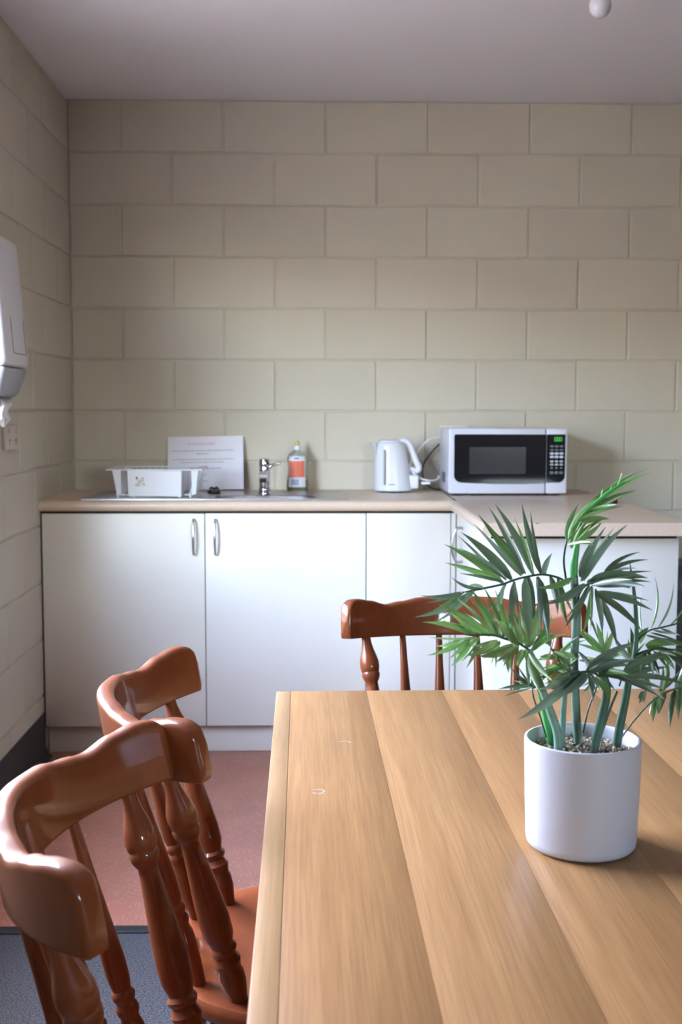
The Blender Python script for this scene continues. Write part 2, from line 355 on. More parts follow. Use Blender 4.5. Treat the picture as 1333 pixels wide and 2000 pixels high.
bow_handle((-.4188, 4.06, .718), (-.4188, 4.06, .838), (0, -.03, 0), d1); bow_handle((-.3439, 4.06, .718), (-.3439, 4.06, .838), (0, -.03, 0), d2)
obj('kickboard', MB().rbox(XL + .006, .1825, 4.10, 4.115, .001, .0995, .001), 'laminate', sc_)
cc_ = thing('corner_cabinet', 'narrow cream single door cabinet in the counter corner', 'cabinet')
obj('body', MB().box(.1845, .515, 4.081, 4.615, .10, ZU - .002), 'gap', cc_, smooth=0)
door(cc_, .1855, .4805, .104, .8595)
obj('filler', MB().box(.4830, .499, 4.063, 4.079, .104, .8595), 'laminate', cc_, smooth=0)
obj('kickboard', MB().rbox(.1845, .53, 4.10, 4.115, .001, .0995, .001), 'laminate', cc_)
pc_ = thing('peninsula_cabinet', 'cream peninsula cabinet with blank end panel behind far chair', 'cabinet')
obj('body', MB().box(.521, 1.02, 3.2905, 4.079, .10, ZU - .002), 'carcass', pc_, smooth=0)
obj('end_panel', MB().rbox(.4985, 1.0386, 3.27, 3.2885, .001, ZU - .012, .0012), 'carcass', pc_)
obj('shade_strip', MB().box(.504, 1.034, 3.276, 3.2885, ZU - .012, ZU - .002), 'gap', pc_, smooth=0)  # dark strip painting in the shade along the panel top, under the worktop
pd = obj('door', MB().rbox(.5, .518, 3.2925, 4.045, .104, .8595, .0015), 'laminate', pc_)
bow_handle((.5, 3.868, .713), (.5, 3.868, .826), (-.036, 0, 0), pd, k=1.3)
obj('kickboard', MB().box(.545, .56, 3.2905, 4.095, .001, .0995), 'laminate', pc_, smooth=0)
obj('side_panel', MB().rbox(1.0205, 1.0386, 3.29, 4.079, .001, ZU - .002, .001), 'carcass', pc_)

# L-shaped worktop, round nosed along the kitchen side, with the sink cut-out
BX0, BX1, BY0, BY1 = -.385, .025, 4.105, 4.305
def nose(n=8):
    rr = (ZT - ZU) / 2; return [(-math.sin(PI * k / n) * rr, (ZT + ZU) / 2 + math.cos(PI * k / n) * rr) for k in range(n + 1)]
ct = thing('worktop', 'beige laminate L shaped worktop with rounded front edge', 'worktop')
YN = 4.04 + (ZT - ZU) / 2
mb = MB()
prof = [(YN + a, z) for a, z in nose()]
full = prof + [(YB - .001, ZU), (YB - .001, ZT)]
front = prof + [(BY0, ZU), (BY0, ZT)]
for xa, xb, pf in ((XL + .0005, BX0, full), (BX0, BX1, front), (BX1, .50, full)): mb.rings([[(xa, y, z) for y, z in pf], [(xb, y, z) for y, z in pf]])
mb.box(BX0, BX1, BY1, YB - .001, ZU, ZT)
obj('worktop_slab', mb, 'counter', ct)
XN = .472 + (ZT - ZU) / 2
prof = [(XN + a, z) for a, z in nose()] + [(1.066, ZU), (1.066, ZT)]
mb = MB().rings([[(x, 3.2285, z) for x, z in prof], [(x, 4.09, z) for x, z in prof]])
mb.box(.495, 1.066, 4.09, YB - .001, ZU, ZT)
obj('peninsula_slab', mb, 'counter', ct)
mb = MB().rings([[(x, 3.2275, z) for x, z in prof[:-2] + [(1.0665, ZU), (1.0665, ZT)]], [(x, 3.2285, z) for x, z in prof[:-2] + [(1.0665, ZU), (1.0665, ZT)]]])
obj('edge_strip', mb, 'counter_edge', ct)
for cx in (.625, .80): obj('chip', MB().lathe([(.0045, -.0009), (.003, .0003)], 8, (cx, 3.2285, ZT)), 'gap', ct)

# ------------------------------------------------------------------ sink, tap, plug
sk = thing('sink', 'stainless steel sink with drainboard set into the worktop', 'sink')
n = 48; cx, cy = (BX0 + BX1) / 2, (BY0 + BY1) / 2
def sup(a, b, e=3.2):
    out = []
    for j in range(n):
        t = 2 * PI * j / n; c, s = math.cos(t), math.sin(t)
        out.append((cx + a * math.copysign(abs(c) ** (2 / e), c), cy + b * math.copysign(abs(s) ** (2 / e), s)))
    return out
def outer(x0, x1, y0, y1):
    out = []
    for j in range(n):
        t = 2 * PI * j / n; c, s = math.cos(t), math.sin(t); k = 1e9
        if c > 1e-6: k = min(k, (x1 - cx) / c)
        if c < -1e-6: k = min(k, (x0 - cx) / c)
        if s > 1e-6: k = min(k, (y1 - cy) / s)
        if s < -1e-6: k = min(k, (y0 - cy) / s)
        out.append((cx + c * k, cy + s * k))
    # snap nearest points to the true corners
    for qx, qy in ((x0, y0), (x1, y0), (x0, y1), (x1, y1)):
        i = min(range(n), key=lambda i: (out[i][0] - qx) ** 2 + (out[i][1] - qy) ** 2); out[i] = (qx, qy)
    return out
SX0, SX1, SY0, SY1 = -.815, .118, 4.078, 4.50
R = lambda pts, z: [(x, y, z) for x, y in pts]
mb = MB().rings([R(outer(SX0, SX1, SY0, SY1), ZT + .0002), R(outer(SX0 + .001, SX1 - .001, SY0 + .001, SY1 - .001), ZT + .004), R(outer(SX0 + .006, SX1 - .006, SY0 + .006, SY1 - .006), ZT + .0045),
                R(outer(SX0 + .014, SX1 - .014, SY0 + .012, SY1 - .014), ZT + .0018), R(sup(.192, .092), ZT + .0018), R(sup(.188, .088), ZT - .003), R(sup(.178, .08), ZT - .09), R(sup(.15, .06), ZT - .105), R(sup(.02, .02, 2), ZT - .108)], cap0=False)
obj('basin', mb, 'steel', sk)
for k in range(7):
    y = 4.15 + k * .045
    obj('drain_ridge', MB().rbox(-.78, -.42, y - .004, y + .004, ZT + .0012, ZT + .0034, .001), 'steel', sk)
obj('drain', MB().lathe([(.02, 0), (.022, .002), (.015, .003)], 20, (cx, cy, ZT - .1085)), 'chrome', sk)
tp = thing('mixer_tap', 'chrome mixer tap with raised lever behind the sink', 'tap', (-.184, 4.355, ZT + .0022))
obj('base', MB().lathe([(.0235, 0), (.024, .006), (.0215, .010), (.0225, .014), (.0225, .020), (.020, .024)], 24), 'chrome', tp)
obj('body', MB().lathe([(.0205, .022), (.0205, .085), (.0195, .10)], 24), 'chrome', tp)
mb = MB(); sec = lambda y, z, w, h: [(-w, y, z - h), (w, y, z - h), (w, y, z + h), (-w, y, z + h)]
mb.rings([sec(-.012, .068, .0165, .026), sec(-.06, .072, .0155, .022), sec(-.11, .072, .0145, .017), sec(-.135, .066, .0135, .013), sec(-.14, .060, .0125, .008)])
obj('spout', mb, 'chrome', tp, smooth=30)
obj('cap', MB().lathe([(.0195, .10), (.0205, .103), (.0205, .122), (.018, .130), (.010, .134), (.002, .135)], 24), 'chrome', tp)
obj('lever', MB().tube([(.012, .0, .096), (.026, -.004, .106), (.042, -.01, .113), (.060, -.014, .117)], [.008, .006, .0052, .006], 10, 5), 'chrome', tp)
pg = thing('sink_plug', 'black rubber sink plug lying on the steel drainboard', 'sink plug', (-.377, 4.40, ZT + .002))
obj('disc', MB().lathe([(.020, 0), (.0245, .002), (.026, .008), (.0245, .012), (.016, .013)], 24), 'dark_plastic', pg)
obj('grip', MB().tube([(-.016, 0, .014), (-.010, 0, .021), (0, 0, .017), (.010, 0, .021), (.016, 0, .014)], .0045, 8, 4), 'dark_plastic', pg)

# ------------------------------------------------------------------ dish rack
dr = thing('dish_rack', 'white plastic dish drying rack with stained front panel on drainboard', 'dish rack', (-.568, 4.265, ZT + .0045))
W2, D2, HT = .171, .125, .1
mb = MB()
for (a, b, c, d) in ((-W2, W2, -D2, -D2 + .016), (-W2, W2, D2 - .016, D2), (-W2, -W2 + .03, -D2 + .015, D2 - .015), (W2 - .03, W2, -D2 + .015, D2 - .015)): mb.rbox(a, b, c, d, HT - .004, HT + .001, .0015)
obj('rim', mb, 'white_plastic', dr)
for sx in (-1, 1):
    for sy in (-1, 1):
        xi, xo, xb = (-.117, -.147, -.133) if sx < 0 else (.133, .156, .148)
        yt, yb = sy * (D2 - .006), sy * (D2 - .016)
        mb = MB().rings([[(min(xi, xb), yb - .002, .010), (max(xi, xb), yb - .002, .010), (max(xi, xb), yb + .002, .010), (min(xi, xb), yb + .002, .010)],
                         [(min(xi, xo), yt - .002, HT - .003), (max(xi, xo), yt - .002, HT - .003), (max(xi, xo), yt + .002, HT - .003), (min(xi, xo), yt + .002, HT - .003)]])
        obj('corner_post', mb, 'white_plastic', dr, smooth=0)
for k in range(8):
    y = -D2 + .03 + k * .027
    for sx in (-1, 1):
        obj('side_bar', MB().tube([(sx * (W2 - .024) * .84, y * .93, .010), (sx * (W2 - .02), y, HT - .003)], .0022, 6, 1), 'white_plastic', dr)
for k in range(11):
    x = -.12 + k * .024
    obj('back_bar', MB().tube([(x * .95, D2 - .016, .010), (x, D2 - .008, HT - .003)], .0022, 6, 1), 'white_plastic', dr)
mb = MB()
for k in range(13): mb.box(-.132 + k * .022 - .002, -.132 + k * .022 + .002, -D2 + .02, D2 - .02, .009, .012)
for k in range(4): mb.box(-.138, .138, -D2 + .02 + k * .07 - .002, -D2 + .02 + k * .07 + .002, .007, .010)
obj('base_grid', mb, 'white_plastic', dr, smooth=0)
mb = MB().rings([[(-.089, -D2 - .006, .006), (.097, -D2 - .006, .004), (.097, -D2 - .002, .004), (-.089, -D2 - .002, .006)], [(-.091, -D2 - .012, HT - .003), (.100, -D2 - .012, HT - .005), (.100, -D2 - .007, HT - .005), (-.091, -D2 - .007, HT - .003)]])
for sx in (-.089, .093): mb.box(sx, sx + .004, -D2 - .006, -D2 + .05, .006, HT - .006)
mb.box(-.084, .100, -D2 - .006, -D2 + .05, .005, .008); mb.box(-.084, .100, -D2 + .047, -D2 + .05, .006, HT - .02)
cp = obj('cutlery_holder', mb, 'white_plastic', dr, smooth=0)
M['stain'] = mat('brown_stain', (.50, .46, .40), .6); M['smudge'] = mat('dark_smudge', (.12, .11, .11), .6)
for (a, z, w, h, mm_) in ((-.058, .070, .004, .005, 'smudge'), (-.048, .058, .009, .008, 'stain'), (-.038, .066, .006, .009, 'stain'), (-.055, .046, .010, .006, 'stain'), (-.034, .048, .006, .006, 'stain')):
    yy = -D2 - .006 - (z / HT) * .006
    obj('stain', MB().lathe([(1, 0), (1, .3)], 10, mtx=Matrix.Translation((a, yy - .0004, z)) @ Matrix.Rotation(PI / 2, 4, 'X') @ Matrix.Diagonal((w, h, .0012, 1))), mm_, cp)
for x in (-.128, -.07, .09, .128): obj('foot', MB().lathe([(.004, -.0005), (.004, .010)], 8, (x, -D2 + .012 if abs(x) > .1 else -D2, 0)), 'white_plastic', dr)
for x in (-.128, .128): obj('foot', MB().lathe([(.004, -.0005), (.004, .010)], 8, (x, D2 - .02, 0)), 'white_plastic', dr)

# ------------------------------------------------------------------ laminated notice
nt = thing('paper_notice', 'laminated white notice with pink heading leaning on the block wall', 'notice', (-.426, 4.562, ZT + .001))
def on_sheet(uu, ww):
    """uu across (-.1485..), ww up (0..0.207) -> point on the gently buckled sheet"""
    ro = math.radians(1.2); x = uu * math.cos(ro) - (ww - .1) * math.sin(ro) * 1; z = ww * math.cos(ro) + uu * math.sin(ro)
    buck = .006 * math.sin((uu + .15) * 13) * (1 - ww / .25) + .004 * math.exp(-((uu - .03) / .02) ** 2) * math.exp(-((ww - .1) / .05) ** 2)
    return Vector((x, .066 * (ww / .207) - buck, z + .003))
nu, nv = 24, 14
mb = MB()
for side in (0, .0007):
    b = len(mb.v)
    for j in range(nv + 1):
        for i in range(nu + 1):
            q = on_sheet(-.1485 + .297 * i / nu, .207 * j / nv); mb.v.append((q.x, q.y + side, q.z))
    for j in range(nv):
        for i in range(nu):
            a = b + j * (nu + 1) + i; mb.f.append((a, a + 1, a + nu + 2, a + nu + 1))
obj('sheet', mb, 'paper', nt)
def text_part(body, size, parent, material, place, name='lettering', align='CENTER'):
    cu = bpy.data.curves.new(name, 'FONT'); cu.body = body; cu.size = size; cu.align_x = align; cu.align_y = 'CENTER'; cu.resolution_u = 2
    to = bpy.data.objects.new(name, cu); COL.objects.link(to)
    dg = bpy.context.evaluated_depsgraph_get(); me = bpy.data.meshes.new_from_object(to.evaluated_get(dg))
    bpy.data.objects.remove(to); me.name = name
    for q in me.vertices: q.co = place(q.co.x, q.co.y)
    me.materials.clear(); me.materials.append(M[material])
    o = bpy.data.objects.new(name, me); COL.objects.link(o); o.parent = parent; return o
off = Vector((0, -.0009, 0))
text_part('ATTENTION ALERT', .0125, nt, 'pink_ink', lambda a, b: on_sheet(-.015 + a, .178 + b) + off)
def print_line(u0, u1, w):
    m = MB(); uu = u0
    while uu < u1:
        L = random.uniform(.003, .012); e = min(uu + L, u1); h = random.uniform(.0009, .0014)
        m.add([on_sheet(uu, w - h) + off, on_sheet(e, w - h) + off, on_sheet(e, w + h) + off, on_sheet(uu, w + h) + off], [(0, 1, 2, 3)]); uu = e + .0022
    obj('text_line', m, 'ink', nt, smooth=0)
for a, b, w in ((-.132, .112, .152), (-.035, .01, .140), (-.128, .11, .118), (-.095, .075, .107), (-.06, .06, .083), (-.022, .004, .058), (-.025, .01, .034)): print_line(a, b, w)

# ------------------------------------------------------------------ dish soap bottle
bt = thing('soap_bottle', 'clear dish soap bottle with coral label and yellow cap', 'bottle', (-.064, 4.55, ZT + .0006))
def oval(rx, ry, z, n=28): return [(rx * math.cos(2 * PI * j / n), ry * math.sin(2 * PI * j / n), z) for j in range(n)]
BP = [(.038, .022, 0), (.0415, .025, .004), (.0425, .026, .022), (.040, .025, .05), (.036, .0235, .075), (.0365, .024, .095), (.040, .025, .118), (.039, .0245, .132), (.031, .021, .146), (.018, .015, .154), (.0125, .0125, .158), (.0125, .0125, .164)]
obj('bottle_body', MB().rings([oval(*q) for q in BP]), 'clear', bt)
obj('detergent', MB().rings([oval(a - .002, b - .002, z + .0015) for a, b, z in BP[:3]] + [oval(.0385, .0235, .044)]), 'liquid', bt)
obj('cap', MB().lathe([(.0145, .160), (.0145, .163), (.0138, .176), (.011, .178)], 20), 'white_plastic', bt)
obj('nozzle', MB().lathe([(.0075, .178), (.0085, .182), (.0095, .188), (.007, .194), (.002, .196)], 16), 'cap_yellow', bt)
def bottle_patch(a0, a1, z0, z1, material, name, offs):
    m = MB(); rg = []
    for k in range(9):
        z = z0 + (z1 - z0) * k / 8
        i = max(i for i in range(len(BP)) if BP[i][2] <= z); t = (z - BP[i][2]) / (BP[i + 1][2] - BP[i][2]); rx = BP[i][0] * (1 - t) + BP[i + 1][0] * t + offs; ry = BP[i][1] * (1 - t) + BP[i + 1][1] * t + offs
        rg.append([(rx * math.sin(a0 + (a1 - a0) * j / 10), -ry * math.cos(a0 + (a1 - a0) * j / 10), z) for j in range(11)])
    m.rings(rg, False, False, False); return obj(name, m, material, bt)
lb = bottle_patch(-.95, .85, .016, .136, 'label_white', 'label', .0006)
bottle_patch(-.92, .8, .054, .118, 'label_red', 'label_band', .0009)
bottle_patch(-.34, .16, .124, .131, 'label_blue', 'label_mark', .0009)
for k in range(7): bottle_patch(-.55 + k * .1, -.55 + k * .1 + (.05 if k % 2 else .07), .024, .046, 'label_blue', 'barcode_bar', .0009)

# ------------------------------------------------------------------ kettle
kt = thing('kettle', 'white plastic jug kettle with open handle left of the microwave', 'kettle', (.30, 4.50, ZT + .0006))
KB = [(.003, .070, .062, .004), (.003, .074, .066, .008), (.003, .0735, .066, .018), (.0, .071, .064, .05), (-.004, .067, .061, .10), (-.008, .061, .057, .15), (-.011, .057, .054, .178), (-.012, .052, .050, .188), (-.012, .044, .043, .193)]
KB = [(c + .006, rx, ry, z) for c, rx, ry, z in KB]
obj('jug', MB().rings([[(c + rx * math.cos(2 * PI * j / 32), ry * math.sin(2 * PI * j / 32), z) for j in range(32)] for c, rx, ry, z in KB]), 'white_plastic', kt)
obj('lid', MB().rings([[(-.006 + rx * math.cos(2 * PI * j / 28), rx * .95 * math.sin(2 * PI * j / 28), z) for j in range(28)] for rx, z in ((.043, .192), (.043, .197), (.036, .201), (.01, .203))]), 'white_plastic', kt)
obj('base_plate', MB().lathe([(.062, 0), (.066, .002), (.066, .005)], 32, (.008, 0, 0)), 'dark_plastic', kt)
mb = MB().rings([[(-.060, -.024, .150), (-.060, .024, .150), (-.060, .030, .186), (-.060, -.030, .186)], [(-.068, -.010, .162), (-.068, .010, .162), (-.078, .015, .189), (-.078, -.015, .189)], [(-.074, -.003, .176), (-.074, .003, .176), (-.084, .006, .190), (-.084, -.006, .190)]])
obj('spout', mb, 'white_plastic', kt, smooth=60)
obj('handle', MB().tube([(.020, 0, .192), (.048, 0, .198), (.068, 0, .188), (.082, 0, .155), (.096, 0, .118), (.107, 0, .094), (.101, 0, .080), (.085, 0, .086), (.064, 0, .090)], [.010, .0115, .012, .0115, .0125, .0125, .011, .010, .009], 12, 5, flat=(1.35, (0, 1, 0))), 'white_plastic', kt)
obj('water_gauge', MB().rbox(-.034, -.029, -.0665, -.055, .03, .165, .001), 'grey_plastic', kt)
obj('maker_mark', MB().box(-.018, .012, -.0665, -.064, .030, .034), 'grey_plastic', kt, smooth=0)
obj('power_foot', MB().rbox(.066, .105, -.03, .03, .012, .066, .008, 3, Matrix.Rotation(0, 4, 'Y')), 'white_plastic', kt)

# ------------------------------------------------------------------ microwave
mw = thing('microwave', 'white microwave oven with black door and green clock digits', 'microwave', (.717, 4.45, ZT + .0005))
def L_(o): return child_local(o)
MX = lambda px: .4976 + (px - 876) * .001904
MZ = lambda py: .911 + (965 - py) * .001889
YFm = 4.285
L_(obj('casing', MB().rbox(.4985, .9365, YFm + .02, 4.605, .9135, 1.1535, .006, 3), 'mw_white', mw))
L_(obj('door', MB().rbox(.4975, .8575, YFm, YFm + .0195, .9125, 1.1545, .006, 3), 'mw_white', mw))
L_(obj('control_panel', MB().rbox(.8595, .9375, YFm, YFm + .0195, .9125, 1.1545, .006, 3), 'mw_white', mw))
out = rect_outline(MX(886.5), .8565, MZ(942), MZ(848), (.026, .0, .0, .006))
out2 = []
for x, z in out: out2.append((x, z - (.0035 * math.sin(max(0, min(1, (x - MX(886)) / .35)) * PI * .6) if z < 1.0 else 0)))
seg = []
for i in range(len(out2)):
    a, b = out2[i], out2[(i + 1) % len(out2)]; seg.append(a)
    if abs(a[1] - b[1]) < .012 and abs(a[0] - b[0]) > .1 and a[1] < 1.0:
        for k in range(1, 10): t = k / 10; seg.append((a[0] + (b[0] - a[0]) * t, a[1] + (b[1] - a[1]) * t - .004 * math.sin(PI * t)))
L_(obj('door_glass', MB().prism(seg, YFm - .0014, YFm + .002), 'black_glass', mw, smooth=25))
L_(obj('viewing_window', MB().prism(rect_outline(MX(916), MX(1026), MZ(925), MZ(873), (.004,) * 4), YFm - .002, YFm), 'window_mesh', mw, smooth=25))
pan = rect_outline(.8605, MX(1102.5), MZ(942.5), MZ(848), (.0, .026, .002, .0))
L_(obj('control_face', MB().prism(pan, YFm - .0014, YFm + .002), 'black_glass', mw, smooth=25))
SEG = {'a': (0, 1, 1, 1), 'b': (1, .5, 1, 1), 'c': (1, 0, 1, .5), 'd': (0, 0, 1, 0), 'e': (0, 0, 0, .5), 'f': (0, .5, 0, 1)}
for k, px in enumerate((1081.5, 1086.6, 1091.8)):
    mb = MB(); w, h = 3.6 * .001904, 7 * .001889; xx, zz = MX(px), MZ(861)
    for s_ in SEG.values():
        xa, za, xb, zb = xx + s_[0] * w + (zz * 0), zz + s_[1] * h, xx + s_[2] * w, zz + s_[3] * h
        mb.box(min(xa, xb) - .0006, max(xa, xb) + .0006, YFm - .0019, YFm - .0012, min(za, zb) - .0006, max(za, zb) + .0006)
    L_(obj('clock_digit', mb, 'green_led', mw, smooth=0))
for py, w, h, mname in ((871.3, .0075, .0045, 'key_dim'), (878.3, .0075, .0035, 'key_dim'), (885.3, .0085, .0052, 'key'), (892, .0085, .0052, 'key'), (900.8, .007, .0042, 'key'), (907, .007, .0042, 'key'), (913.7, .005, .003, 'key_dim'), (922.8, .008, .0058, 'key_dim')):
    for px in (1076.6, 1085.8, 1095.1):
        L_(obj('button', MB().lathe([(1, 0), (.9, .3)], 16, mtx=Matrix.Translation((MX(px), YFm - .0013, MZ(py))) @ Matrix.Rotation(PI / 2, 4, 'X') @ Matrix.Diagonal((w, h, .003, 1))), mname, mw))
M['key_ink'] = mat('key_ink', (.05, .05, .06), .5)
for row, py in enumerate((900.8, 907, 913.7)):
    for c_, px in enumerate((1076.6, 1085.8, 1095.1)):
        o = text_part(str(row * 3 + c_ + 1), .0075, mw, 'key_ink' if row < 2 else 'key', lambda a, b: Vector((MX(px) + a, YFm - .0024, MZ(py) + b)), 'button_digit')
        L_(o)
for x in (.53, .60, .84, .905):
    for y in (4.33, 4.57): L_(obj('foot', MB().lathe([(.012, 0), (.013, .009)], 12, (x, y, ZT + .0006)), 'dark_plastic', mw))
for k in range(6): L_(obj('vent_slot', MB().box(.4980, .4988, 4.40 + k * .02, 4.41 + k * .02, .945, .985), 'dark_plastic', mw, smooth=0))

# outlets, cords
def wall_plate(name, label, c, axis, w, h, mname):
    t = thing(name, label, 'power outlet', c)
    R0 = Matrix.Rotation(PI / 2, 4, 'Z') if axis == 'x' else Matrix.Identity(4)
    o = obj('cover_plate', MB().rbox(-w / 2, w / 2, -.012, 0, -h / 2, h / 2, .003, 2, R0), mname, t)
    for s in (-1, 1): obj('switch', MB().rbox(s * w * .25 - .008, s * w * .25 + .008, -.016, -.011, h * .18, h * .36, .0015, 2, R0), mname, t)
    for s in (-1, 1):
        for dx, ang in ((-.006, .5), (.006, -.5), (0, 0)):
            m = R0 @ Matrix.Translation((s * w * .25 + dx, -.0122, -h * .12 - (.010 if ang == 0 else 0))) @ Matrix.Rotation(ang, 4, 'Y')
            obj('socket_slot', MB().rbox(-.001, .001, -.0006, .001, -.004, .004, .0002, 1, m), 'gap', t)
    return t
wall_plate('power_outlet', 'cream wall outlet plate half hidden above the microwave', (.557, YB - .0016, 1.125), 'y', .115, .073, 'plate_pale')
wall_plate('power_outlet', 'beige power outlet on left wall below the towel dispenser', (XL + .0016, 3.665, 1.133), 'x', .150, .076, 'plate')
child_local(obj('kettle_cord', MB().tube([(.52, 4.612, 1.117), (.49, 4.60, 1.114), (.455, 4.585, 1.105), (.42, 4.57, 1.075), (.392, 4.535, 1.04), (.374, 4.515, 1.010), (.378, 4.50, .985), (.410, 4.497, .960), (.438, 4.50, .950), (.468, 4.52, .948), (.489, 4.545, .955), (.4905, 4.565, .962)], .0036, 8, 6), 'cord_white', kt))
child_local(obj('cord_tie', MB().rbox(.415, .452, 4.484, 4.512, .934, .9445, .004, 3), 'cord_white', kt))
child_local(obj('power_cord', MB().tube([(.512, 4.625, 1.09), (.495, 4.62, 1.082), (.465, 4.615, 1.05), (.44, 4.61, 1.015), (.430, 4.605, .98), (.436, 4.59, .945), (.455, 4.575, .920), (.478, 4.56, .911), (.4955, 4.545, .910)], .0034, 8, 6), 'cord_black', mw))

# ------------------------------------------------------------------ small things on the right
tn = thing('small_tin', 'small dark maroon tin on worktop edge behind the palm', 'tin', (1.012, 3.93, ZT + .0005))
obj('tin_body', MB().lathe([(.021, 0), (.022, .002), (.022, .020)], 24), 'maroon', tn)
obj('lid', MB().lathe([(.023, .020), (.023, .026), (.021, .028)], 24), 'maroon', tn)
bn = thing('waste_bin', 'charcoal plastic waste bin beyond the peninsula at frame edge', 'bin', (1.46, 4.36, .001))
rb = lambda w, d, z: [(x, y, z) for x, y in rect_outline(-w, w, -d, d, (.03,) * 4)]
obj('bin_body', MB().rings([rb(.13, .12, 0), rb(.155, .14, .56)]), 'bin', bn)
obj('lid', MB().rings([rb(.160, .145, .56), rb(.160, .145, .60), rb(.13, .115, .645)]), 'bin', bn)

# ------------------------------------------------------------------ towel dispenser, bulb
td = thing('paper_towel_dispenser', 'white wall mounted paper towel dispenser with grey base on left wall', 'towel dispenser', (XL, 3.285, 1.25))
HT_ = .445
mb = MB(); bm = bmesh.new(); bmesh.ops.create_cube(bm, size=1)
for q in bm.verts:
    t = q.co.z + .5; y = q.co.y * .27; x = (q.co.x + .5)
    q.co = Vector((.001 + x * (.131 - .026 * t), y * (1 - .10 * t * (1 if y > 0 else 0)), .086 + t * (HT_ - .086)))
bmesh.ops.bevel(bm, geom=[e for e in bm.edges if max(v.co.x for v in e.verts) > .05], offset=.020, segments=4, affect='EDGES', profile=.5)
mb.bm(bm); obj('cover', mb, 'white_plastic', td)
mb = MB(); bm = bmesh.new(); bmesh.ops.create_cube(bm, size=1)
for q in bm.verts:
    t = q.co.z + .5; y = q.co.y * (.266 if t > .5 else .215); x = (q.co.x + .5)
    q.co = Vector((.001 + x * (.129 if t > .5 else .10), y, .004 + t * .0815))
bmesh.ops.bevel(bm, geom=[e for e in bm.edges if max(v.co.x for v in e.verts) > .05], offset=.014, segments=3, affect='EDGES', profile=.5)
mb.bm(bm); obj('dispensing_tray', mb, 'grey_plastic', td)
obj('tray_slot', MB().rbox(.055, .095, -.05, .05, .0, .006, .002), 'dark_plastic', td)
fx = lambda z: .001 + .131 - .026 * (z - .086) / (HT_ - .086)
for yy in (-.042, .098):
    mb = MB().rings([[(fx(z) + d, yy + w, z) for d, w in ((-.004, -.002), (.0006, -.002), (.0006, .002), (-.004, .002))] for z in (.125, .222)])
    obj('level_slot', mb, 'dark_plastic', td, smooth=0)
mb = MB().rings([[(fx(.124) + d, y, .124 + w) for d, w in ((-.004, -.0015), (.0006, -.0015), (.0006, .0015), (-.004, .0015))] for y in (-.042, .098)])
obj('level_slot', mb, 'grey_plastic', td, smooth=0)
pts = [(.080, .0), (.086, .018), (.078, .036), (.084, .055), (.074, .078)]
mb = MB(); rg = []
for i, (x, dz) in enumerate(pts):
    w = (.075, .068, .055, .042, .020)[i]
    rg.append([(x + .010 * math.sin(j * 1.7 + i), .055 + (j / 6 - .5) * 2 * w - i * .008, -dz + .004 - .008 * math.sin(j * 2.1 + i * .8)) for j in range(7)])
mb.rings(rg, False, False, False)
tis = obj('paper_sheet', mb, 'tissue', td, smooth=20); so = tis.modifiers.new('thickness', 'SOLIDIFY'); so.thickness = .0006
bl = thing('light_bulb', 'white opal light bulb hanging from the ceiling', 'light bulb', (.802, 3.35, ZC))
obj('batten_holder', MB().lathe([(.045, 0), (.045, -.008), (.03, -.016), (.021, -.02), (.019, -.034)], 28), 'white_plastic', bl)
obj('bulb_glass', MB().lathe([(.014, -.032), (.018, -.038), (.026, -.050), (.0305, -.064), (.031, -.074), (.028, -.087), (.020, -.097), (.010, -.1022), (.001, -.1035)], 32), 'bulb', bl)

# ------------------------------------------------------------------ dining table
TZ = .745
tb = thing('dining_table', 'honey coloured wooden dining table with pale edge in foreground', 'table', (.355, 1.18, 0), math.radians(.6))
TX0, TX1, TY0, TY1 = -.4105, .4105, -.74, .757
def board(name, xa, xb, m, c, gap=.0001):
    return obj(name, MB().rbox(xa + gap, xb - gap, TY0, TY1, TZ - .026, TZ, .0003 if name == 'board' else .0016, 2), m, tb, color=c)
xs = [TX0 + .0245 + .1274 * k for k in range(7)]
board('edge_strip', TX0, xs[0], 'table_edge', (1, 1, 1)); board('edge_strip', xs[-1], TX1, 'table_edge', (.97, .96, .94))
tones = [(1.0, .985, .97), (1.03, 1.03, 1.03), (.985, .965, .945), (1.02, 1.015, 1.0), (.97, .95, .93), (1.01, 1.0, .99)]
for k in range(6): board('board', xs[k], xs[k + 1], 'table', tones[k])
for sx in (-1, 1): obj('apron', MB().box(sx * .355 - .011, sx * .355 + .011, TY0 + .06, TY1 - .06, TZ - .106, TZ - .0265), 'table', tb, smooth=0, color=(.9, .88, .85))
for yy in (TY0 + .05, TY1 - .05): obj('apron', MB().box(-.345, .345, yy - .011, yy + .011, TZ - .106, TZ - .0265), 'table', tb, smooth=0, color=(.9, .88, .85))
for sx in (-1, 1):
    for yy in (TY0 + .05, TY1 - .05):
        a = .03; b_ = .021
        obj('leg', MB().rings([[(sx * .36 + dx * b_, yy + dy * b_, .001) for dx, dy in ((-1, -1), (1, -1), (1, 1), (-1, 1))], [(sx * .36 + dx * a, yy + dy * a, TZ - .027) for dx, dy in ((-1, -1), (1, -1), (1, 1), (-1, 1))]]), 'table', tb, smooth=0, color=(.92, .9, .87))
M['scuff'] = mat('white_scuff', (.50, .40, .30), .6)
def scuff(pts):
    o = obj('scuff_mark', MB().tube([(x, y, TZ + .0002) for x, y in pts], .0009, 6, 4, flat=(.2, (0, 0, 1))), 'scuff', tb); child_local(o)
scuff([(.036, 1.628), (.047, 1.631), (.053, 1.622)])
scuff([(-.002, 1.416), (.008, 1.419), (.013, 1.409), (.004, 1.403), (-.001, 1.407)])
scuff([(.006, 1.400), (.014, 1.402)])

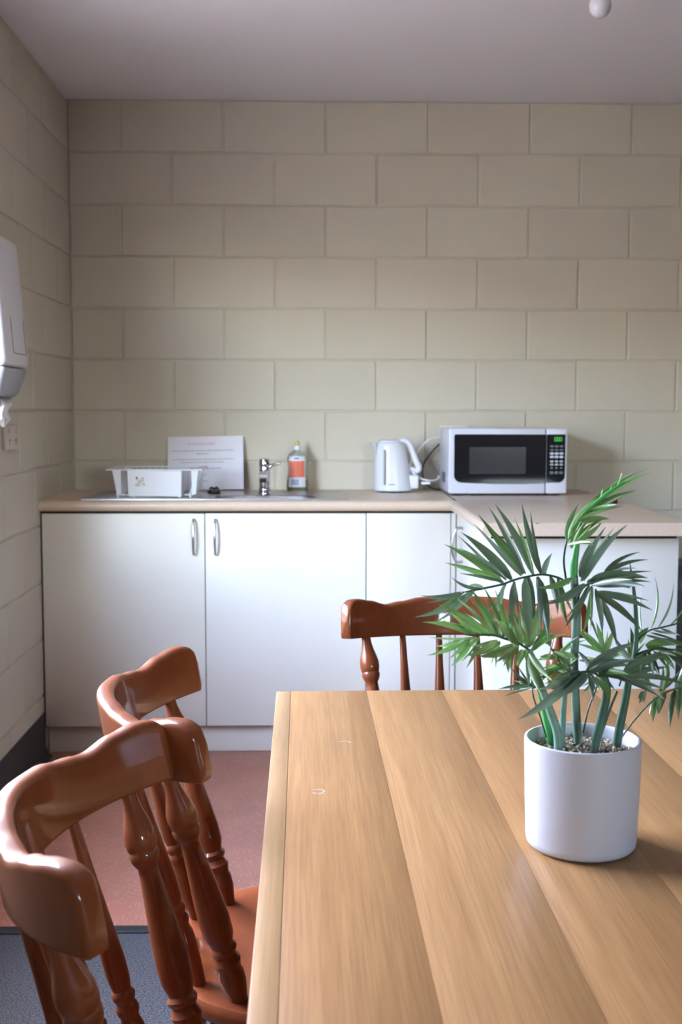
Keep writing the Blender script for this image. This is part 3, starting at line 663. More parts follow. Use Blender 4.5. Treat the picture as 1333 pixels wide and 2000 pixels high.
# ------------------------------------------------------------------ chairs
HALF, SAG = .2345, .121                                       # crest rail half width and depth of its curve
RR = (HALF ** 2 + SAG ** 2) / (2 * SAG); YE = .039
ZB_, ZTOP = .775, .851; SEAT = .46; TILT = .125    # the curved rail slopes down towards its middle
def rail_pt(x): return YE + SAG - RR + math.sqrt(RR * RR - x * x)
def rail_mesh():
    prof = [(0, -.002), (.07, 0), (.13, -.004), (.21, -.0125), (.28, -.007), (.36, 0), (.5, .003)]
    def top(s):
        s = min(s, 1 - s)
        for (a, va), (b, vb) in zip(prof, prof[1:]):
            if s <= b: t = (s - a) / (b - a); t = t * t * (3 - 2 * t); return va + (vb - va) * t
        return prof[-1][1]
    amax = math.asin(HALF / RR); L = 2 * amax * RR; N = 72; rg = []
    for i in range(N + 1):
        tt = .5 - .5 * math.cos(PI * i / N) if False else i / N
        # cluster samples near both ends
        tt = tt + .10 * math.sin(2 * PI * tt) * -1 / (2 * PI) * 5 * .6
        tt = min(1, max(0, tt)); a = -amax + 2 * amax * tt; d = min(tt, 1 - tt) * L
        zt = ZTOP + top(tt); zb = ZB_
        rt, rbm = .023, .008
        if d < rt: zt -= rt - math.sqrt(max(0, rt * rt - (rt - d) ** 2))
        if d < rbm: zb += rbm - math.sqrt(max(0, rbm * rbm - (rbm - d) ** 2))
        th = .0125; 
        if d < .006: th *= .72 + .28 * math.sqrt(max(0, 1 - (1 - d / .006) ** 2))
        h = (zt - zb) / 2; zc = (zt + zb) / 2; e = min(.0085, h * .9)
        sec = []
        for (sx, sz, a0) in ((1, -1, -PI / 2), (1, 1, 0), (-1, 1, PI / 2), (-1, -1, PI)):
            ee = e if sz > 0 else .004
            for k in range(5):
                q = a0 + k / 4 * PI / 2; sec.append((sx * (th - ee) + ee * math.cos(q), sz * (h - ee) + ee * math.sin(q)))
        ring = []
        for dr_, dz in sec:
            z = zc + dz; lean = (z - ZB_) * .17; rad = RR + dr_; back = SAG - RR + rad * math.cos(a)
            ring.append((rad * math.sin(a), YE + back + lean, z - TILT * back))
        rg.append(ring)
    return MB().rings(rg)
POST = [(0, .0115), (.02, .0125), (.07, .0165), (.11, .019), (.14, .018), (.165, .0145), (.18, .0165), (.195, .0178), (.212, .0165), (.222, .0135), (.235, .0165), (.25, .0182), (.268, .0155),
        (.30, .0185), (.36, .0195), (.45, .0185), (.58, .0155), (.70, .0125), (.735, .0120), (.75, .0150), (.765, .0185), (.785, .0195), (.80, .0165), (.812, .0178), (.83, .0195), (.85, .0185), (.88, .015), (.92, .0112), (.97, .0088), (1, .0085)]
SPIN = [(0, .0095), (.08, .0115), (.18, .0135), (.24, .0132), (.275, .0105), (.29, .0125), (.305, .0135), (.32, .0120), (.33, .0108), (.345, .013), (.36, .0135), (.375, .0105), (.41, .0125), (.48, .0130), (.62, .0105), (.80, .0078), (1, .0060)]
LEGP = [(0, .0125), (.05, .014), (.10, .0175), (.30, .0135), (.33, .0175), (.36, .0175), (.39, .014), (.62, .0205), (.72, .0205), (.76, .0155), (.79, .019), (.82, .0155), (.95, .0165), (1, .0165)]
def seat_mesh():
    out = []
    N = 64
    for j in range(N):
        t = 2 * PI * j / N; c, s = math.cos(t), math.sin(t)
        ex = 2.6 if s < 0 else 2.15
        x = .219 * math.copysign(abs(c) ** (2 / ex), c); y = -.10 + (.205 if s > 0 else .225) * math.copysign(abs(s) ** (2 / ex), s)
        x *= 1 - .05 * max(0, s); out.append((x, y))
    def ring(k, z, ins=0): return [(x * k - ins * x / .219, -.10 + (y + .10) * k - ins * (y + .10) / .21, z) for x, y in out]
    dish = lambda k: SEAT - .010 * (1 - k ** 2) ** 1.0
    rg = [ring(.80, SEAT - .036), ring(.93, SEAT - .034), ring(.985, SEAT - .024), ring(1.0, SEAT - .014), ring(.997, SEAT - .006), ring(.985, SEAT - .001), ring(.96, SEAT)]
    for k in (.85, .7, .5, .3, .12): rg.append(ring(k, SEAT - .009 * min(1, (1 - k) * 1.6) if k < .8 else SEAT - .0008))
    return MB().rings(rg)
def make_chair(label):
    t = thing('dining_chair', label, 'chair', group='matching spindle back chairs around the table')
    obj('crest_rail', rail_mesh(), 'chair', t, smooth=50, color=(1, 1, 1))
    obj('seat', seat_mesh(), 'chair', t, smooth=50, color=(1.06, 1.0, .95))
    top = lambda x: (x, rail_pt(x) + .001, ZB_ + .006 - TILT * (rail_pt(x) - YE))
    for s in (-1, 1):
        obj('back_post', MB().turned((s * .150, 0, SEAT - .006), top(s * .192), [(t_, r_ * .95) for t_, r_ in ([(0, .0125), (.03, .0135), (.09, .0180), (.135, .0185), (.155, .0165), (.175, .0180), (.195, .0198), (.212, .0165), (.224, .0150), (.236, .0182), (.25, .0195), (.265, .0160), (.275, .0165), (.31, .0205), (.38, .0212), (.47, .0195), (.58, .0160), (.68, .0130), (.715, .0122), (.728, .0150), (.745, .0178), (.765, .0190), (.778, .0175), (.785, .0188), (.81, .0202), (.84, .0198), (.87, .017), (.91, .0128), (.95, .0100), (1, .0092)])]), 'chair', t, color=(1.0, .98, .95))
    for x0, y0, x1 in ((-.102, .050, -.115), (-.041, .068, -.0385), (.041, .068, .0385), (.102, .050, .115)):
        obj('spindle', MB().turned((x0, y0, SEAT - .004), top(x1), SPIN, 16), 'chair', t, color=(1.0, .97, .94))
    for sx in (-1, 1):
        for (fx, fy, tx, ty) in ((.205, -.335, .15, -.245), (.19, .115, .135, .02)):
            obj('leg', MB().turned((sx * fx, fy, .001), (sx * tx, ty, SEAT - .034), LEGP, 14), 'chair', t, color=(.95, .93, .9))
    ST = [(0, .009), (.2, .0115), (.42, .0155), (.46, .012), (.5, .016), (.54, .012), (.58, .0155), (.8, .0115), (1, .009)]
    for sx in (-1, 1): obj('stretcher', MB().turned((sx * .186, -.303, .16), (sx * .170, .080, .16), ST, 12), 'chair', t, color=(.95, .93, .9))
    obj('stretcher', MB().turned((-.178, -.11, .16), (.178, -.11, .16), ST, 12), 'chair', t, color=(.95, .93, .9))
    return t
def copy_thing(src, label):
    c = src.copy(); COL.objects.link(c); c['label'] = label
    for ch in list(src.children):
        d = ch.copy(); COL.objects.link(d); d.parent = c
    return c
chA = make_chair('spindle back chair on table left side, farther from camera, its seat visible')
chA.location = (-.1145, 1.597, 0); chA.rotation_euler = (0, 0, math.radians(97.0))
chB = copy_thing(chA, 'nearest spindle back chair, cut off by the lower left picture corner')
chB.location = (-.132, 1.147, 0); chB.rotation_euler = (0, 0, math.radians(90.0))
chC = copy_thing(chA, 'spindle back chair at far table end, facing camera behind the palm')
chC.location = (.2945, 2.19, 0); chC.rotation_euler = (0, 0, 0)

# ------------------------------------------------------------------ potted palm
FRONDS = {
 'arch_left': (0.0012, 1, [(.2753,1.239,1.0303),(.2636,1.242,1.0366),(.2474,1.245,1.0395),(.2291,1.245,1.0368),(.216,1.243,1.0337),(.2039,1.24,1.0298),(.1908,1.237,1.0274),(.1735,1.232,1.0249),(.1592,1.227,1.023)], [
  ((.2039,1.24,1.0303),(.1754,1.2525,1.0529),(.1418,1.257,1.0712),(-.43,.39,-.81),.0051),
  ((.2138,1.243,1.0343),(.191,1.259,1.0604),(.162,1.267,1.083),(-.72,-.19,-.67),.0058),
  ((.2081,1.242,1.0345),(.1825,1.2385,1.0541),(.1538,1.227,1.0708),(-.57,.1,-.81),.0030),
  ((.2021,1.239,1.0338),(.1704,1.227,1.0468),(.1374,1.207,1.0575),(.04,-.65,-.76),.0046),
  ((.2263,1.245,1.0396),(.2058,1.265,1.0706),(.1818,1.277,1.1019),(-.84,-.21,-.5),.0048),
  ((.2274,1.245,1.0407),(.2105,1.25,1.0774),(.1885,1.247,1.1128),(-.86,.18,-.47),.0038),
  ((.2374,1.245,1.0396),(.2222,1.265,1.0769),(.2003,1.277,1.1132),(-.78,.33,-.53),.0050),
  ((.2458,1.245,1.0401),(.2337,1.25,1.0772),(.2244,1.247,1.1161),(-.76,.61,-.23),.0049),
  ((.2486,1.245,1.0395),(.2551,1.26,1.0497),(.2622,1.267,1.0603),(-.82,-.03,.57),.0037),
  ((.2051,1.24,1.0286),(.197,1.2275,1.0043),(.1846,1.207,.983),(.7,.39,-.6),.0040),
  ((.2172,1.243,1.0321),(.2115,1.224,1.0096),(.2077,1.197,.9892),(.96,.05,-.26),.0040),
  ((.2297,1.245,1.0362),(.2292,1.225,1.0055),(.225,1.197,.9772),(.87,.35,-.35),.0073),
  ((.2419,1.245,1.0373),(.2465,1.225,1.0077),(.2449,1.197,.9799),(.88,-.34,.33),.0056),
  ((.1603,1.227,1.0235),(.1369,1.226,1.0185),(.1123,1.217,1.0214),(.16,-.59,-.79),.0037),
  ((.1724,1.232,1.0249),(.1412,1.2185,1.0076),(.1053,1.197,1.0019),(.18,.27,-.95),.0044),
  ((.1592,1.227,1.0224),(.1409,1.231,1.0102),(.1216,1.227,.9993),(.51,-.25,-.83),.0016),
  ((.1821,1.234,1.0257),(.1646,1.2445,1.0264),(.1488,1.247,1.0367),(-.14,.4,-.9),.0025),
  ((.1837,1.234,1.0257),(.1741,1.2295,1.0305),(.1627,1.217,1.0311),(.07,-.38,-.92),.0020),
  ((.2554,1.243,1.0381),(.2586,1.229,1.0197),(.2568,1.207,1.0025),(.82,-.39,.42),.0040),
  ((.2636,1.242,1.0366),(.2657,1.2285,1.01),(.269,1.207,.986),(.83,-.41,.38),.0034),
  ((.2053,1.24,1.0289),(.1853,1.2678,1.0536),(.1605,1.2875,1.0775),(-.73,.02,-.69),.0023),
  ((.2136,1.243,1.0352),(.1935,1.2514,1.0479),(.1702,1.2517,1.0583),(-.43,.21,-.88),.0040),
  ((.2075,1.242,1.0336),(.1877,1.2473,1.053),(.165,1.2445,1.0715),(-.65,-.28,-.71),.0016),
  ((.2047,1.239,1.0326),(.1774,1.2141,1.0417),(.1497,1.1812,1.0499),(.14,-.4,-.9),.0023),
  ((.2246,1.245,1.038),(.2005,1.2539,1.0657),(.1741,1.2548,1.0936),(-.74,-.19,-.64),.0030),
  ((.2292,1.245,1.0404),(.2131,1.2582,1.0647),(.1935,1.2633,1.0885),(-.49,.63,-.6),.0034),
  ((.2373,1.245,1.0389),(.229,1.248,1.0701),(.216,1.243,1.101),(-.95,-0,-.32),.0025),
  ((.245,1.245,1.0398),(.2361,1.2354,1.0755),(.2284,1.2178,1.1115),(-.73,.68,.09),.0027),
  ((.2503,1.245,1.0397),(.2571,1.2753,1.0445),(.2637,1.2975,1.0505),(-.8,.08,.59),.0027),
  ((.2075,1.24,1.03),(.1988,1.2442,1.0127),(.1872,1.2404,.9978),(.74,.49,-.46),.0024),
  ((.2154,1.243,1.0335),(.2193,1.2415,1.0141),(.2198,1.2319,.9958),(.95,-.24,.18),.0021),
  ((.232,1.245,1.0378),(.2357,1.2408,1.0097),(.2365,1.2285,.9831),(.92,-.35,.18),.0044),
  ((.2427,1.245,1.0363),(.2401,1.2162,1.0098),(.2332,1.1794,.9861),(.91,-.32,.25),.0034),
  ((.1581,1.227,1.0237),(.1408,1.2364,1.0144),(.1212,1.2379,1.0101),(.02,-.76,-.65),.0024),
  ((.1724,1.232,1.0242),(.1529,1.2307,1.0046),(.1285,1.2214,.9917),(.45,.48,-.76),.0034),
  ((.2627,1.242,1.038),(.2707,1.2366,1.0163),(.2787,1.2233,.9971),(.59,-.62,.52),.0023),
 ]),
 'low_left': (0.0012, 2, [(.2287,1.207,.9632),(.2191,1.205,.9702),(.2105,1.203,.9745),(.1994,1.201,.9782),(.1893,1.199,.9818),(.1772,1.197,.9828),(.1665,1.197,.9823),(.1571,1.195,.9833)], [
  ((.1692,1.197,.9817),(.1425,1.201,.9915),(.1133,1.197,.9965),(-.23,.45,-.86),.0043),
  ((.1855,1.199,.9818),(.1608,1.212,.998),(.1325,1.217,1.012),(-.55,-.35,-.76),.0031),
  ((.1893,1.199,.9818),(.1712,1.207,1.0014),(.1496,1.207,1.0201),(-.7,-.1,-.71),.0027),
  ((.1994,1.201,.9776),(.1929,1.218,1.0032),(.181,1.227,1.029),(-.71,.49,-.5),.0034),
  ((.1938,1.2,.98),(.1823,1.2175,1.0047),(.1657,1.227,1.029),(-.89,-.33,-.33),.0032),
  ((.1827,1.198,.9826),(.1567,1.2165,.9884),(.1282,1.227,.9927),(-.47,-.71,-.52),.0022),
  ((.1773,1.198,.9837),(.159,1.2215,.9928),(.1375,1.237,1.0009),(-.64,-.36,-.67),.0017),
  ((.2076,1.202,.9763),(.206,1.2285,.9963),(.2008,1.247,1.0181),(-.94,-.3,.17),.0030),
  ((.1643,1.197,.9801),(.142,1.191,.9695),(.117,1.177,.9656),(.23,.15,-.96),.0035),
  ((.1665,1.197,.9796),(.156,1.191,.9646),(.1413,1.177,.9543),(.62,.19,-.76),.0040),
  ((.1729,1.197,.9796),(.1668,1.191,.9642),(.1567,1.177,.9521),(.88,-.43,-.21),.0025),
  ((.1921,1.199,.9769),(.176,1.192,.9681),(.1571,1.177,.9649),(.58,-.64,-.5),.0054),
  ((.2088,1.202,.9719),(.1893,1.1885,.9657),(.1672,1.167,.9664),(.59,-.62,-.51),.0063),
  ((.1956,1.201,.9744),(.1859,1.193,.9687),(.1734,1.177,.9675),(.68,-.47,-.56),.0026),
  ((.2155,1.203,.9695),(.202,1.194,.9871),(.1851,1.177,1.0037),(-.41,-.51,-.76),.0056),
  ((.2191,1.205,.9691),(.2182,1.225,.9882),(.2126,1.237,1.0085),(-.98,.04,-.19),.0033),
  ((.2238,1.207,.9676),(.2256,1.231,.9893),(.2215,1.247,1.0124),(-.94,.23,-.25),.0035),
  ((.2265,1.207,.9676),(.2376,1.226,.9878),(.2419,1.237,1.0112),(-.92,-.1,.39),.0049),
  ((.1892,1.201,.97),(.1895,1.198,.9581),(.1884,1.187,.9481),(.69,-.62,.37),.0031),
  ((.2067,1.202,.9665),(.2041,1.1985,.9548),(.2023,1.187,.9448),(.97,.07,-.24),.0037),
  ((.2224,1.205,.9658),(.2151,1.195,.9589),(.2106,1.177,.9524),(.82,-.49,.29),.0052),
  ((.2146,1.204,.9682),(.2042,1.1945,.9609),(.1952,1.177,.9535),(.84,-.5,-.2),.0033),
  ((.2287,1.207,.9643),(.2295,1.196,.9437),(.2338,1.177,.9265),(.84,-.37,.41),.0057),
  ((.2303,1.207,.9654),(.2476,1.231,.9782),(.2597,1.247,.9954),(-.79,.13,.6),.0036),
  ((.2314,1.207,.9643),(.2527,1.231,.9712),(.2758,1.247,.9739),(-.05,-.19,.98),.0033),
  ((.1701,1.197,.982),(.1542,1.2115,.9886),(.1356,1.2181,.9932),(-.42,-.22,-.88),.0025),
  ((.1673,1.197,.9819),(.1538,1.1859,.9981),(.1371,1.1668,1.0125),(-.54,-.27,-.8),.0027),
  ((.1838,1.199,.9806),(.1561,1.1997,.9909),(.1268,1.1923,1.0001),(-.34,.36,-.87),.0018),
  ((.1862,1.199,.9816),(.1749,1.2195,.9985),(.16,1.232,1.0158),(-.74,.09,-.66),.0017),
  ((.1903,1.199,.9817),(.1792,1.2154,1.0013),(.1649,1.2239,1.0216),(-.54,.52,-.67),.0027),
  ((.1885,1.199,.983),(.1877,1.2192,.9994),(.1836,1.2313,1.0172),(-.85,.32,-.42),.0018),
  ((.2019,1.201,.9772),(.1974,1.2067,1.0041),(.1891,1.2044,1.0318),(-.77,.59,-.22),.0021),
  ((.1997,1.201,.9778),(.1869,1.2284,.9943),(.1703,1.2478,1.0113),(-.7,.07,-.72),.0025),
  ((.1964,1.2,.98),(.1824,1.2345,.9876),(.1649,1.2609,.9951),(-.62,-.13,-.77),.0019),
  ((.2085,1.202,.9748),(.208,1.2132,.9901),(.2047,1.2164,1.0068),(-.67,.64,-.37),.0018),
  ((.1619,1.197,.9802),(.1452,1.2014,.9728),(.1267,1.1979,.9703),(.27,.01,-.96),.0026),
  ((.1664,1.197,.9788),(.141,1.1805,.9815),(.1155,1.156,.9888),(-.53,.48,-.7),.0022),
  ((.164,1.197,.9801),(.1521,1.1831,.9711),(.1378,1.1613,.9659),(.49,-.02,-.87),.0027),
  ((.1675,1.197,.9806),(.1571,1.2044,.9719),(.1444,1.2039,.9671),(.52,.06,-.85),.0024),
  ((.1728,1.197,.979),(.1651,1.2032,.9649),(.1548,1.2013,.9536),(.57,-.64,-.52),.0020),
  ((.1726,1.197,.9803),(.162,1.1999,.9696),(.1491,1.1949,.9621),(.54,.37,-.75),.0023),
  ((.1917,1.199,.9768),(.1753,1.1818,.9759),(.1576,1.1567,.9791),(.34,-.32,-.88),.0024),
  ((.1933,1.199,.9754),(.1868,1.2,.9654),(.1771,1.193,.9589),(.62,-.7,-.35),.0046),
  ((.2077,1.202,.9706),(.1961,1.1769,.9656),(.1813,1.1437,.9651),(.91,-.41,-.07),.0036),
  ((.195,1.201,.9758),(.1865,1.1781,.9743),(.1756,1.1472,.9761),(.94,-.34,-.1),.0016),
  ((.2154,1.203,.97),(.2034,1.1851,.9876),(.1888,1.1592,1.0051),(-.62,-.22,-.75),.0036),
  ((.2161,1.203,.9703),(.2148,1.2098,.9846),(.2101,1.2087,1.0001),(-.89,.38,-.25),.0033),
  ((.2188,1.205,.9695),(.211,1.2109,.9873),(.2,1.2089,1.0057),(-.85,-.35,-.4),.0019),
  ((.2196,1.205,.97),(.2189,1.2421,.9769),(.2147,1.2713,.985),(-.99,-.1,.1),.0033),
  ((.2257,1.207,.9661),(.2204,1.216,.9844),(.2112,1.217,1.0033),(-.78,.46,-.43),.0025),
  ((.2245,1.207,.9681),(.2363,1.2478,.9775),(.2495,1.2806,.9885),(-.94,.27,.19),.0021),
  ((.2257,1.207,.9683),(.2412,1.2387,.9814),(.2524,1.2623,.9982),(-.57,-.16,.81),.0044),
  ((.2243,1.207,.9691),(.2197,1.2136,.9852),(.2168,1.2122,1.0035),(-.85,-.51,-.11),.0033),
  ((.1913,1.201,.9696),(.1901,1.2101,.9581),(.1876,1.2112,.9482),(.5,-.74,-.44),.0021),
  ((.2087,1.202,.9666),(.2051,1.1882,.9581),(.2014,1.1665,.9516),(.95,-.26,.15),.0025),
  ((.2088,1.202,.967),(.2053,1.2154,.9572),(.2015,1.2208,.9482),(.96,.14,-.24),.0031),
  ((.2203,1.205,.9653),(.211,1.1802,.9629),(.2028,1.1474,.9616),(.46,-.08,-.88),.0031),
  ((.2232,1.205,.9654),(.2261,1.2093,.9562),(.2249,1.2056,.9486),(1,0,.1),.0034),
  ((.2157,1.204,.9693),(.2022,1.1776,.9671),(.1891,1.1432,.9656),(.9,-.38,-.2),.0020),
  ((.2144,1.204,.9684),(.2027,1.1866,.9687),(.1909,1.1611,.969),(.52,-.3,-.8),.0022),
  ((.2273,1.207,.9633),(.2257,1.204,.9445),(.2258,1.1931,.9277),(.93,-.36,.1),.0029),
  ((.2263,1.207,.9632),(.2329,1.1797,.9521),(.2398,1.1445,.9457),(.6,-.09,.8),.0037),
  ((.2327,1.207,.9644),(.2457,1.2175,.9725),(.2552,1.22,.9841),(-.33,-.57,.75),.0025),
  ((.231,1.207,.9634),(.2416,1.2162,.9745),(.2537,1.2175,.9846),(-.72,.42,.56),.0019),
 ]),
 'spear_top': (0.0018, 3, [(.2797,1.237,1.0362),(.2809,1.237,1.0584),(.2838,1.237,1.0805),(.2868,1.237,1.097),(.2948,1.239,1.1106),(.3153,1.245,1.1267),(.3371,1.251,1.1402)], [
  ((.2817,1.239,1.1013),(.3208,1.252,1.1315),(.3642,1.257,1.1543),(-.56,.22,.8),.0027),
  ((.283,1.235,1.1016),(.3233,1.25,1.129),(.3671,1.257,1.1499),(-.53,.19,.83),.0032),
  ((.2827,1.231,1.0993),(.3139,1.2405,1.1183),(.3471,1.242,1.1314),(-.47,.25,.85),.0041),
  ((.2859,1.233,1.0969),(.3003,1.2315,1.1017),(.3133,1.222,1.1017),(-.01,.38,.93),.0037),
  ((.2745,1.235,1.0851),(.2916,1.2425,1.1072),(.3141,1.242,1.1231),(-.7,.15,.7),.0041),
  ((.2726,1.231,1.0801),(.2841,1.236,1.1038),(.3019,1.233,1.1227),(-.66,.62,.43),.0045),
  ((.2712,1.229,1.0737),(.2851,1.226,1.0773),(.2969,1.215,1.0742),(.09,.21,.97),.0027),
  ((.2768,1.23,1.078),(.2937,1.2325,1.0926),(.3118,1.227,1.1034),(-.34,.76,.55),.0031),
  ((.2728,1.239,1.0759),(.2768,1.247,1.0967),(.2866,1.247,1.1161),(-.92,.31,.25),.0035),
  ((.2789,1.227,1.0761),(.2938,1.226,1.0854),(.3039,1.217,1.0989),(-.7,-.39,.6),.0041),
  ((.2943,1.237,1.1092),(.3147,1.246,1.1203),(.3352,1.247,1.1282),(-.33,-.33,.88),.0034),
  ((.2741,1.227,1.0706),(.2817,1.231,1.0859),(.2922,1.227,1.0991),(-.84,.12,.53),.0033),
  ((.3273,1.247,1.1349),(.3323,1.256,1.1424),(.3352,1.257,1.1504),(-.52,.81,-.26),.0014),
  ((.318,1.245,1.1284),(.3212,1.25,1.1325),(.3222,1.247,1.1371),(-.63,-.63,.45),.0014),
  ((.3085,1.242,1.1231),(.3114,1.2485,1.1282),(.3123,1.247,1.1338),(-.74,.67,-.05),.0013),
  ((.2837,1.235,1.1028),(.3182,1.2654,1.1271),(.3555,1.2879,1.1488),(-.45,-.16,.88),.0027),
  ((.2832,1.231,1.1003),(.3052,1.2277,1.1101),(.3264,1.2163,1.1161),(-.41,-.25,.88),.0023),
  ((.2755,1.235,1.0861),(.2864,1.2302,1.1073),(.2998,1.2174,1.1252),(-.77,-.6,.21),.0027),
  ((.2701,1.229,1.0736),(.2801,1.2148,1.0788),(.2883,1.1927,1.0802),(.38,.35,.85),.0024),
  ((.277,1.227,1.075),(.2854,1.2176,1.0861),(.2898,1.2001,1.0995),(-.62,.35,.71),.0022),
  ((.296,1.237,1.1097),(.3081,1.2305,1.1148),(.3187,1.216,1.1179),(.16,.5,.85),.0026),
  ((.2748,1.227,1.0696),(.2768,1.2174,1.0845),(.2799,1.1998,1.0986),(-.23,.69,.69),.0022),
 ]),
 'right_fan': (0.0013, 1, [(.2817,1.227,1.0155),(.2863,1.224,1.027),(.2921,1.221,1.0329),(.2976,1.217,1.0346),(.3068,1.215,1.0404),(.3161,1.213,1.0428)], [
  ((.2872,1.224,1.0358),(.3121,1.2445,1.0663),(.3426,1.257,1.0928),(-.71,-.02,.7),.0048),
  ((.2857,1.225,1.039),(.3011,1.25,1.0646),(.3211,1.267,1.0891),(-.88,.26,.4),.0040),
  ((.3067,1.215,1.0447),(.3291,1.235,1.0574),(.3545,1.247,1.0637),(-.58,.46,.67),.0025),
  ((.3089,1.215,1.0447),(.3332,1.225,1.0549),(.3584,1.227,1.0578),(-.34,.58,.74),.0027),
  ((.315,1.213,1.0439),(.3355,1.209,1.0471),(.3537,1.197,1.0493),(-.01,.29,.96),.0016),
  ((.2931,1.221,1.0351),(.3191,1.203,1.0439),(.3427,1.177,1.0452),(-.26,-.07,.96),.0065),
  ((.2954,1.219,1.0332),(.3248,1.212,1.0375),(.3518,1.197,1.0385),(-.12,-.07,.99),.0031),
  ((.2966,1.217,1.033),(.3189,1.196,1.0379),(.3379,1.167,1.0377),(.43,.43,.8),.0059),
  ((.3,1.217,1.0247),(.3278,1.206,1.0192),(.3512,1.187,1.01),(.33,.09,.94),.0040),
  ((.3017,1.219,1.0211),(.3263,1.212,1.0047),(.3445,1.197,.985),(.3,-.61,.73),.0052),
  ((.2998,1.221,1.0274),(.3048,1.218,1.0031),(.3045,1.207,.9799),(.93,-.32,.19),.0035),
  ((.3055,1.221,1.0164),(.3169,1.223,.9912),(.3231,1.217,.9663),(.78,-.54,.32),.0044),
  ((.2965,1.221,1.0296),(.2912,1.213,1.0043),(.2809,1.197,.9814),(.96,-.04,-.29),.0028),
  ((.2941,1.227,.9988),(.3003,1.226,.9835),(.3044,1.217,.9697),(.41,-.81,.42),.0022),
  ((.2882,1.221,1.0329),(.2658,1.208,1.0214),(.2396,1.187,1.0162),(.57,-.49,-.66),.0049),
  ((.2758,1.227,1.0387),(.2552,1.216,1.032),(.2317,1.197,1.0329),(.5,-.62,-.6),.0043),
  ((.2936,1.223,1.0315),(.2803,1.214,1.0094),(.2625,1.197,.9907),(.84,-.3,-.45),.0032),
  ((.2849,1.224,1.035),(.3089,1.261,1.0611),(.3366,1.2899,1.0867),(-.75,.66,-.09),.0045),
  ((.2837,1.225,1.0395),(.2963,1.2614,1.0549),(.3113,1.2899,1.0711),(-.93,.28,.23),.0031),
  ((.3069,1.215,1.0457),(.3326,1.2464,1.0507),(.359,1.2697,1.0519),(-.18,.06,.98),.0018),
  ((.3078,1.215,1.0438),(.3223,1.2085,1.0504),(.3355,1.1941,1.053),(.34,.72,.6),.0025),
  ((.2907,1.221,1.0349),(.3128,1.2147,1.0349),(.3319,1.2003,1.031),(-.13,-.42,.9),.0060),
  ((.296,1.219,1.0317),(.3138,1.203,1.0402),(.3295,1.179,1.0473),(-.42,0,.91),.0017),
  ((.2944,1.217,1.032),(.3083,1.1879,1.0412),(.3195,1.1508,1.0475),(.3,.32,.9),.0035),
  ((.3008,1.217,1.0233),(.33,1.2219,1.0201),(.3568,1.2188,1.0148),(.14,-.58,.8),.0031),
  ((.301,1.219,1.0203),(.3244,1.2269,1.0082),(.3439,1.2267,.9939),(.43,.39,.81),.0031),
  ((.2948,1.221,1.0302),(.2916,1.203,1.0089),(.2846,1.1771,.9897),(.89,-.4,.21),.0016),
  ((.2751,1.227,1.0381),(.2622,1.233,1.0295),(.2461,1.2309,1.0257),(.14,-.8,-.58),.0031),
  ((.2964,1.223,1.0307),(.2829,1.2253,1.011),(.2661,1.2196,.994),(.58,-.7,-.42),.0021),
 ]),
 'front_fan': (0.0013, 1, [(.3035,1.197,.9334),(.2969,1.193,.9409),(.2868,1.187,.9455),(.2765,1.182,.9462),(.2648,1.177,.9447)], [
  ((.2841,1.187,.9466),(.3112,1.201,.962),(.3405,1.207,.9727),(-.5,.55,.67),.0054),
  ((.2884,1.187,.945),(.3098,1.181,.9556),(.3302,1.167,.9626),(-.11,.52,.84),.0042),
  ((.322,1.192,.941),(.3541,1.2035,.9555),(.387,1.207,.9659),(-.4,.59,.7),.0054),
  ((.2991,1.193,.9425),(.3152,1.179,.9431),(.3269,1.157,.9395),(.39,.22,.9),.0041),
  ((.3202,1.191,.9374),(.3548,1.188,.9393),(.3859,1.177,.9334),(-.04,-.46,.89),.0045),
  ((.2836,1.187,.9455),(.2568,1.176,.936),(.2266,1.157,.9346),(.19,-0,-.98),.0043),
  ((.2858,1.187,.9434),(.2682,1.176,.9319),(.2466,1.157,.9261),(.65,-.52,-.56),.0042),
  ((.2736,1.181,.9464),(.2419,1.163,.9224),(.2037,1.137,.9088),(.58,-.28,-.76),.0057),
  ((.2954,1.193,.9387),(.3042,1.189,.9285),(.3063,1.177,.9176),(.87,-.04,.48),.0046),
  ((.2679,1.179,.9453),(.262,1.197,.9486),(.2523,1.207,.9499),(-.02,.15,-.99),.0037),
  ((.2765,1.182,.9467),(.2595,1.1785,.9412),(.24,1.167,.9407),(.01,.35,-.94),.0042),
  ((.2921,1.191,.9424),(.2898,1.213,.9511),(.2827,1.227,.96),(-.64,.19,-.74),.0034),
  ((.2868,1.187,.9444),(.2878,1.181,.9302),(.2868,1.167,.918),(.83,-.45,.34),.0029),
  ((.2866,1.187,.9476),(.3042,1.1888,.9546),(.3211,1.1826,.959),(-.29,.13,.95),.0040),
  ((.2839,1.187,.9482),(.3184,1.2171,.9455),(.3523,1.2392,.9401),(.12,0,.99),.0030),
  ((.2896,1.187,.944),(.3068,1.1977,.9539),(.324,1.2003,.963),(-.54,.25,.8),.0032),
  ((.3235,1.192,.9412),(.3454,1.2132,.9526),(.368,1.2263,.9631),(-.49,.09,.86),.0045),
  ((.3193,1.192,.9406),(.351,1.2118,.9423),(.3819,1.2235,.9421),(-.36,.68,.64),.0047),
  ((.2974,1.193,.9441),(.3162,1.1925,.9444),(.3326,1.184,.9427),(.02,-.06,1),.0033),
  ((.2997,1.193,.9441),(.3081,1.1688,.95),(.3134,1.1367,.954),(.32,.24,.92),.0033),
  ((.3191,1.191,.9361),(.3409,1.1777,.9363),(.3585,1.1563,.9329),(.22,.16,.96),.0028),
  ((.3201,1.191,.9372),(.3398,1.1708,.9329),(.354,1.1427,.9258),(.3,-.01,.95),.0030),
  ((.2816,1.187,.9456),(.2593,1.1683,.9364),(.2338,1.1417,.9328),(.38,-.14,-.91),.0031),
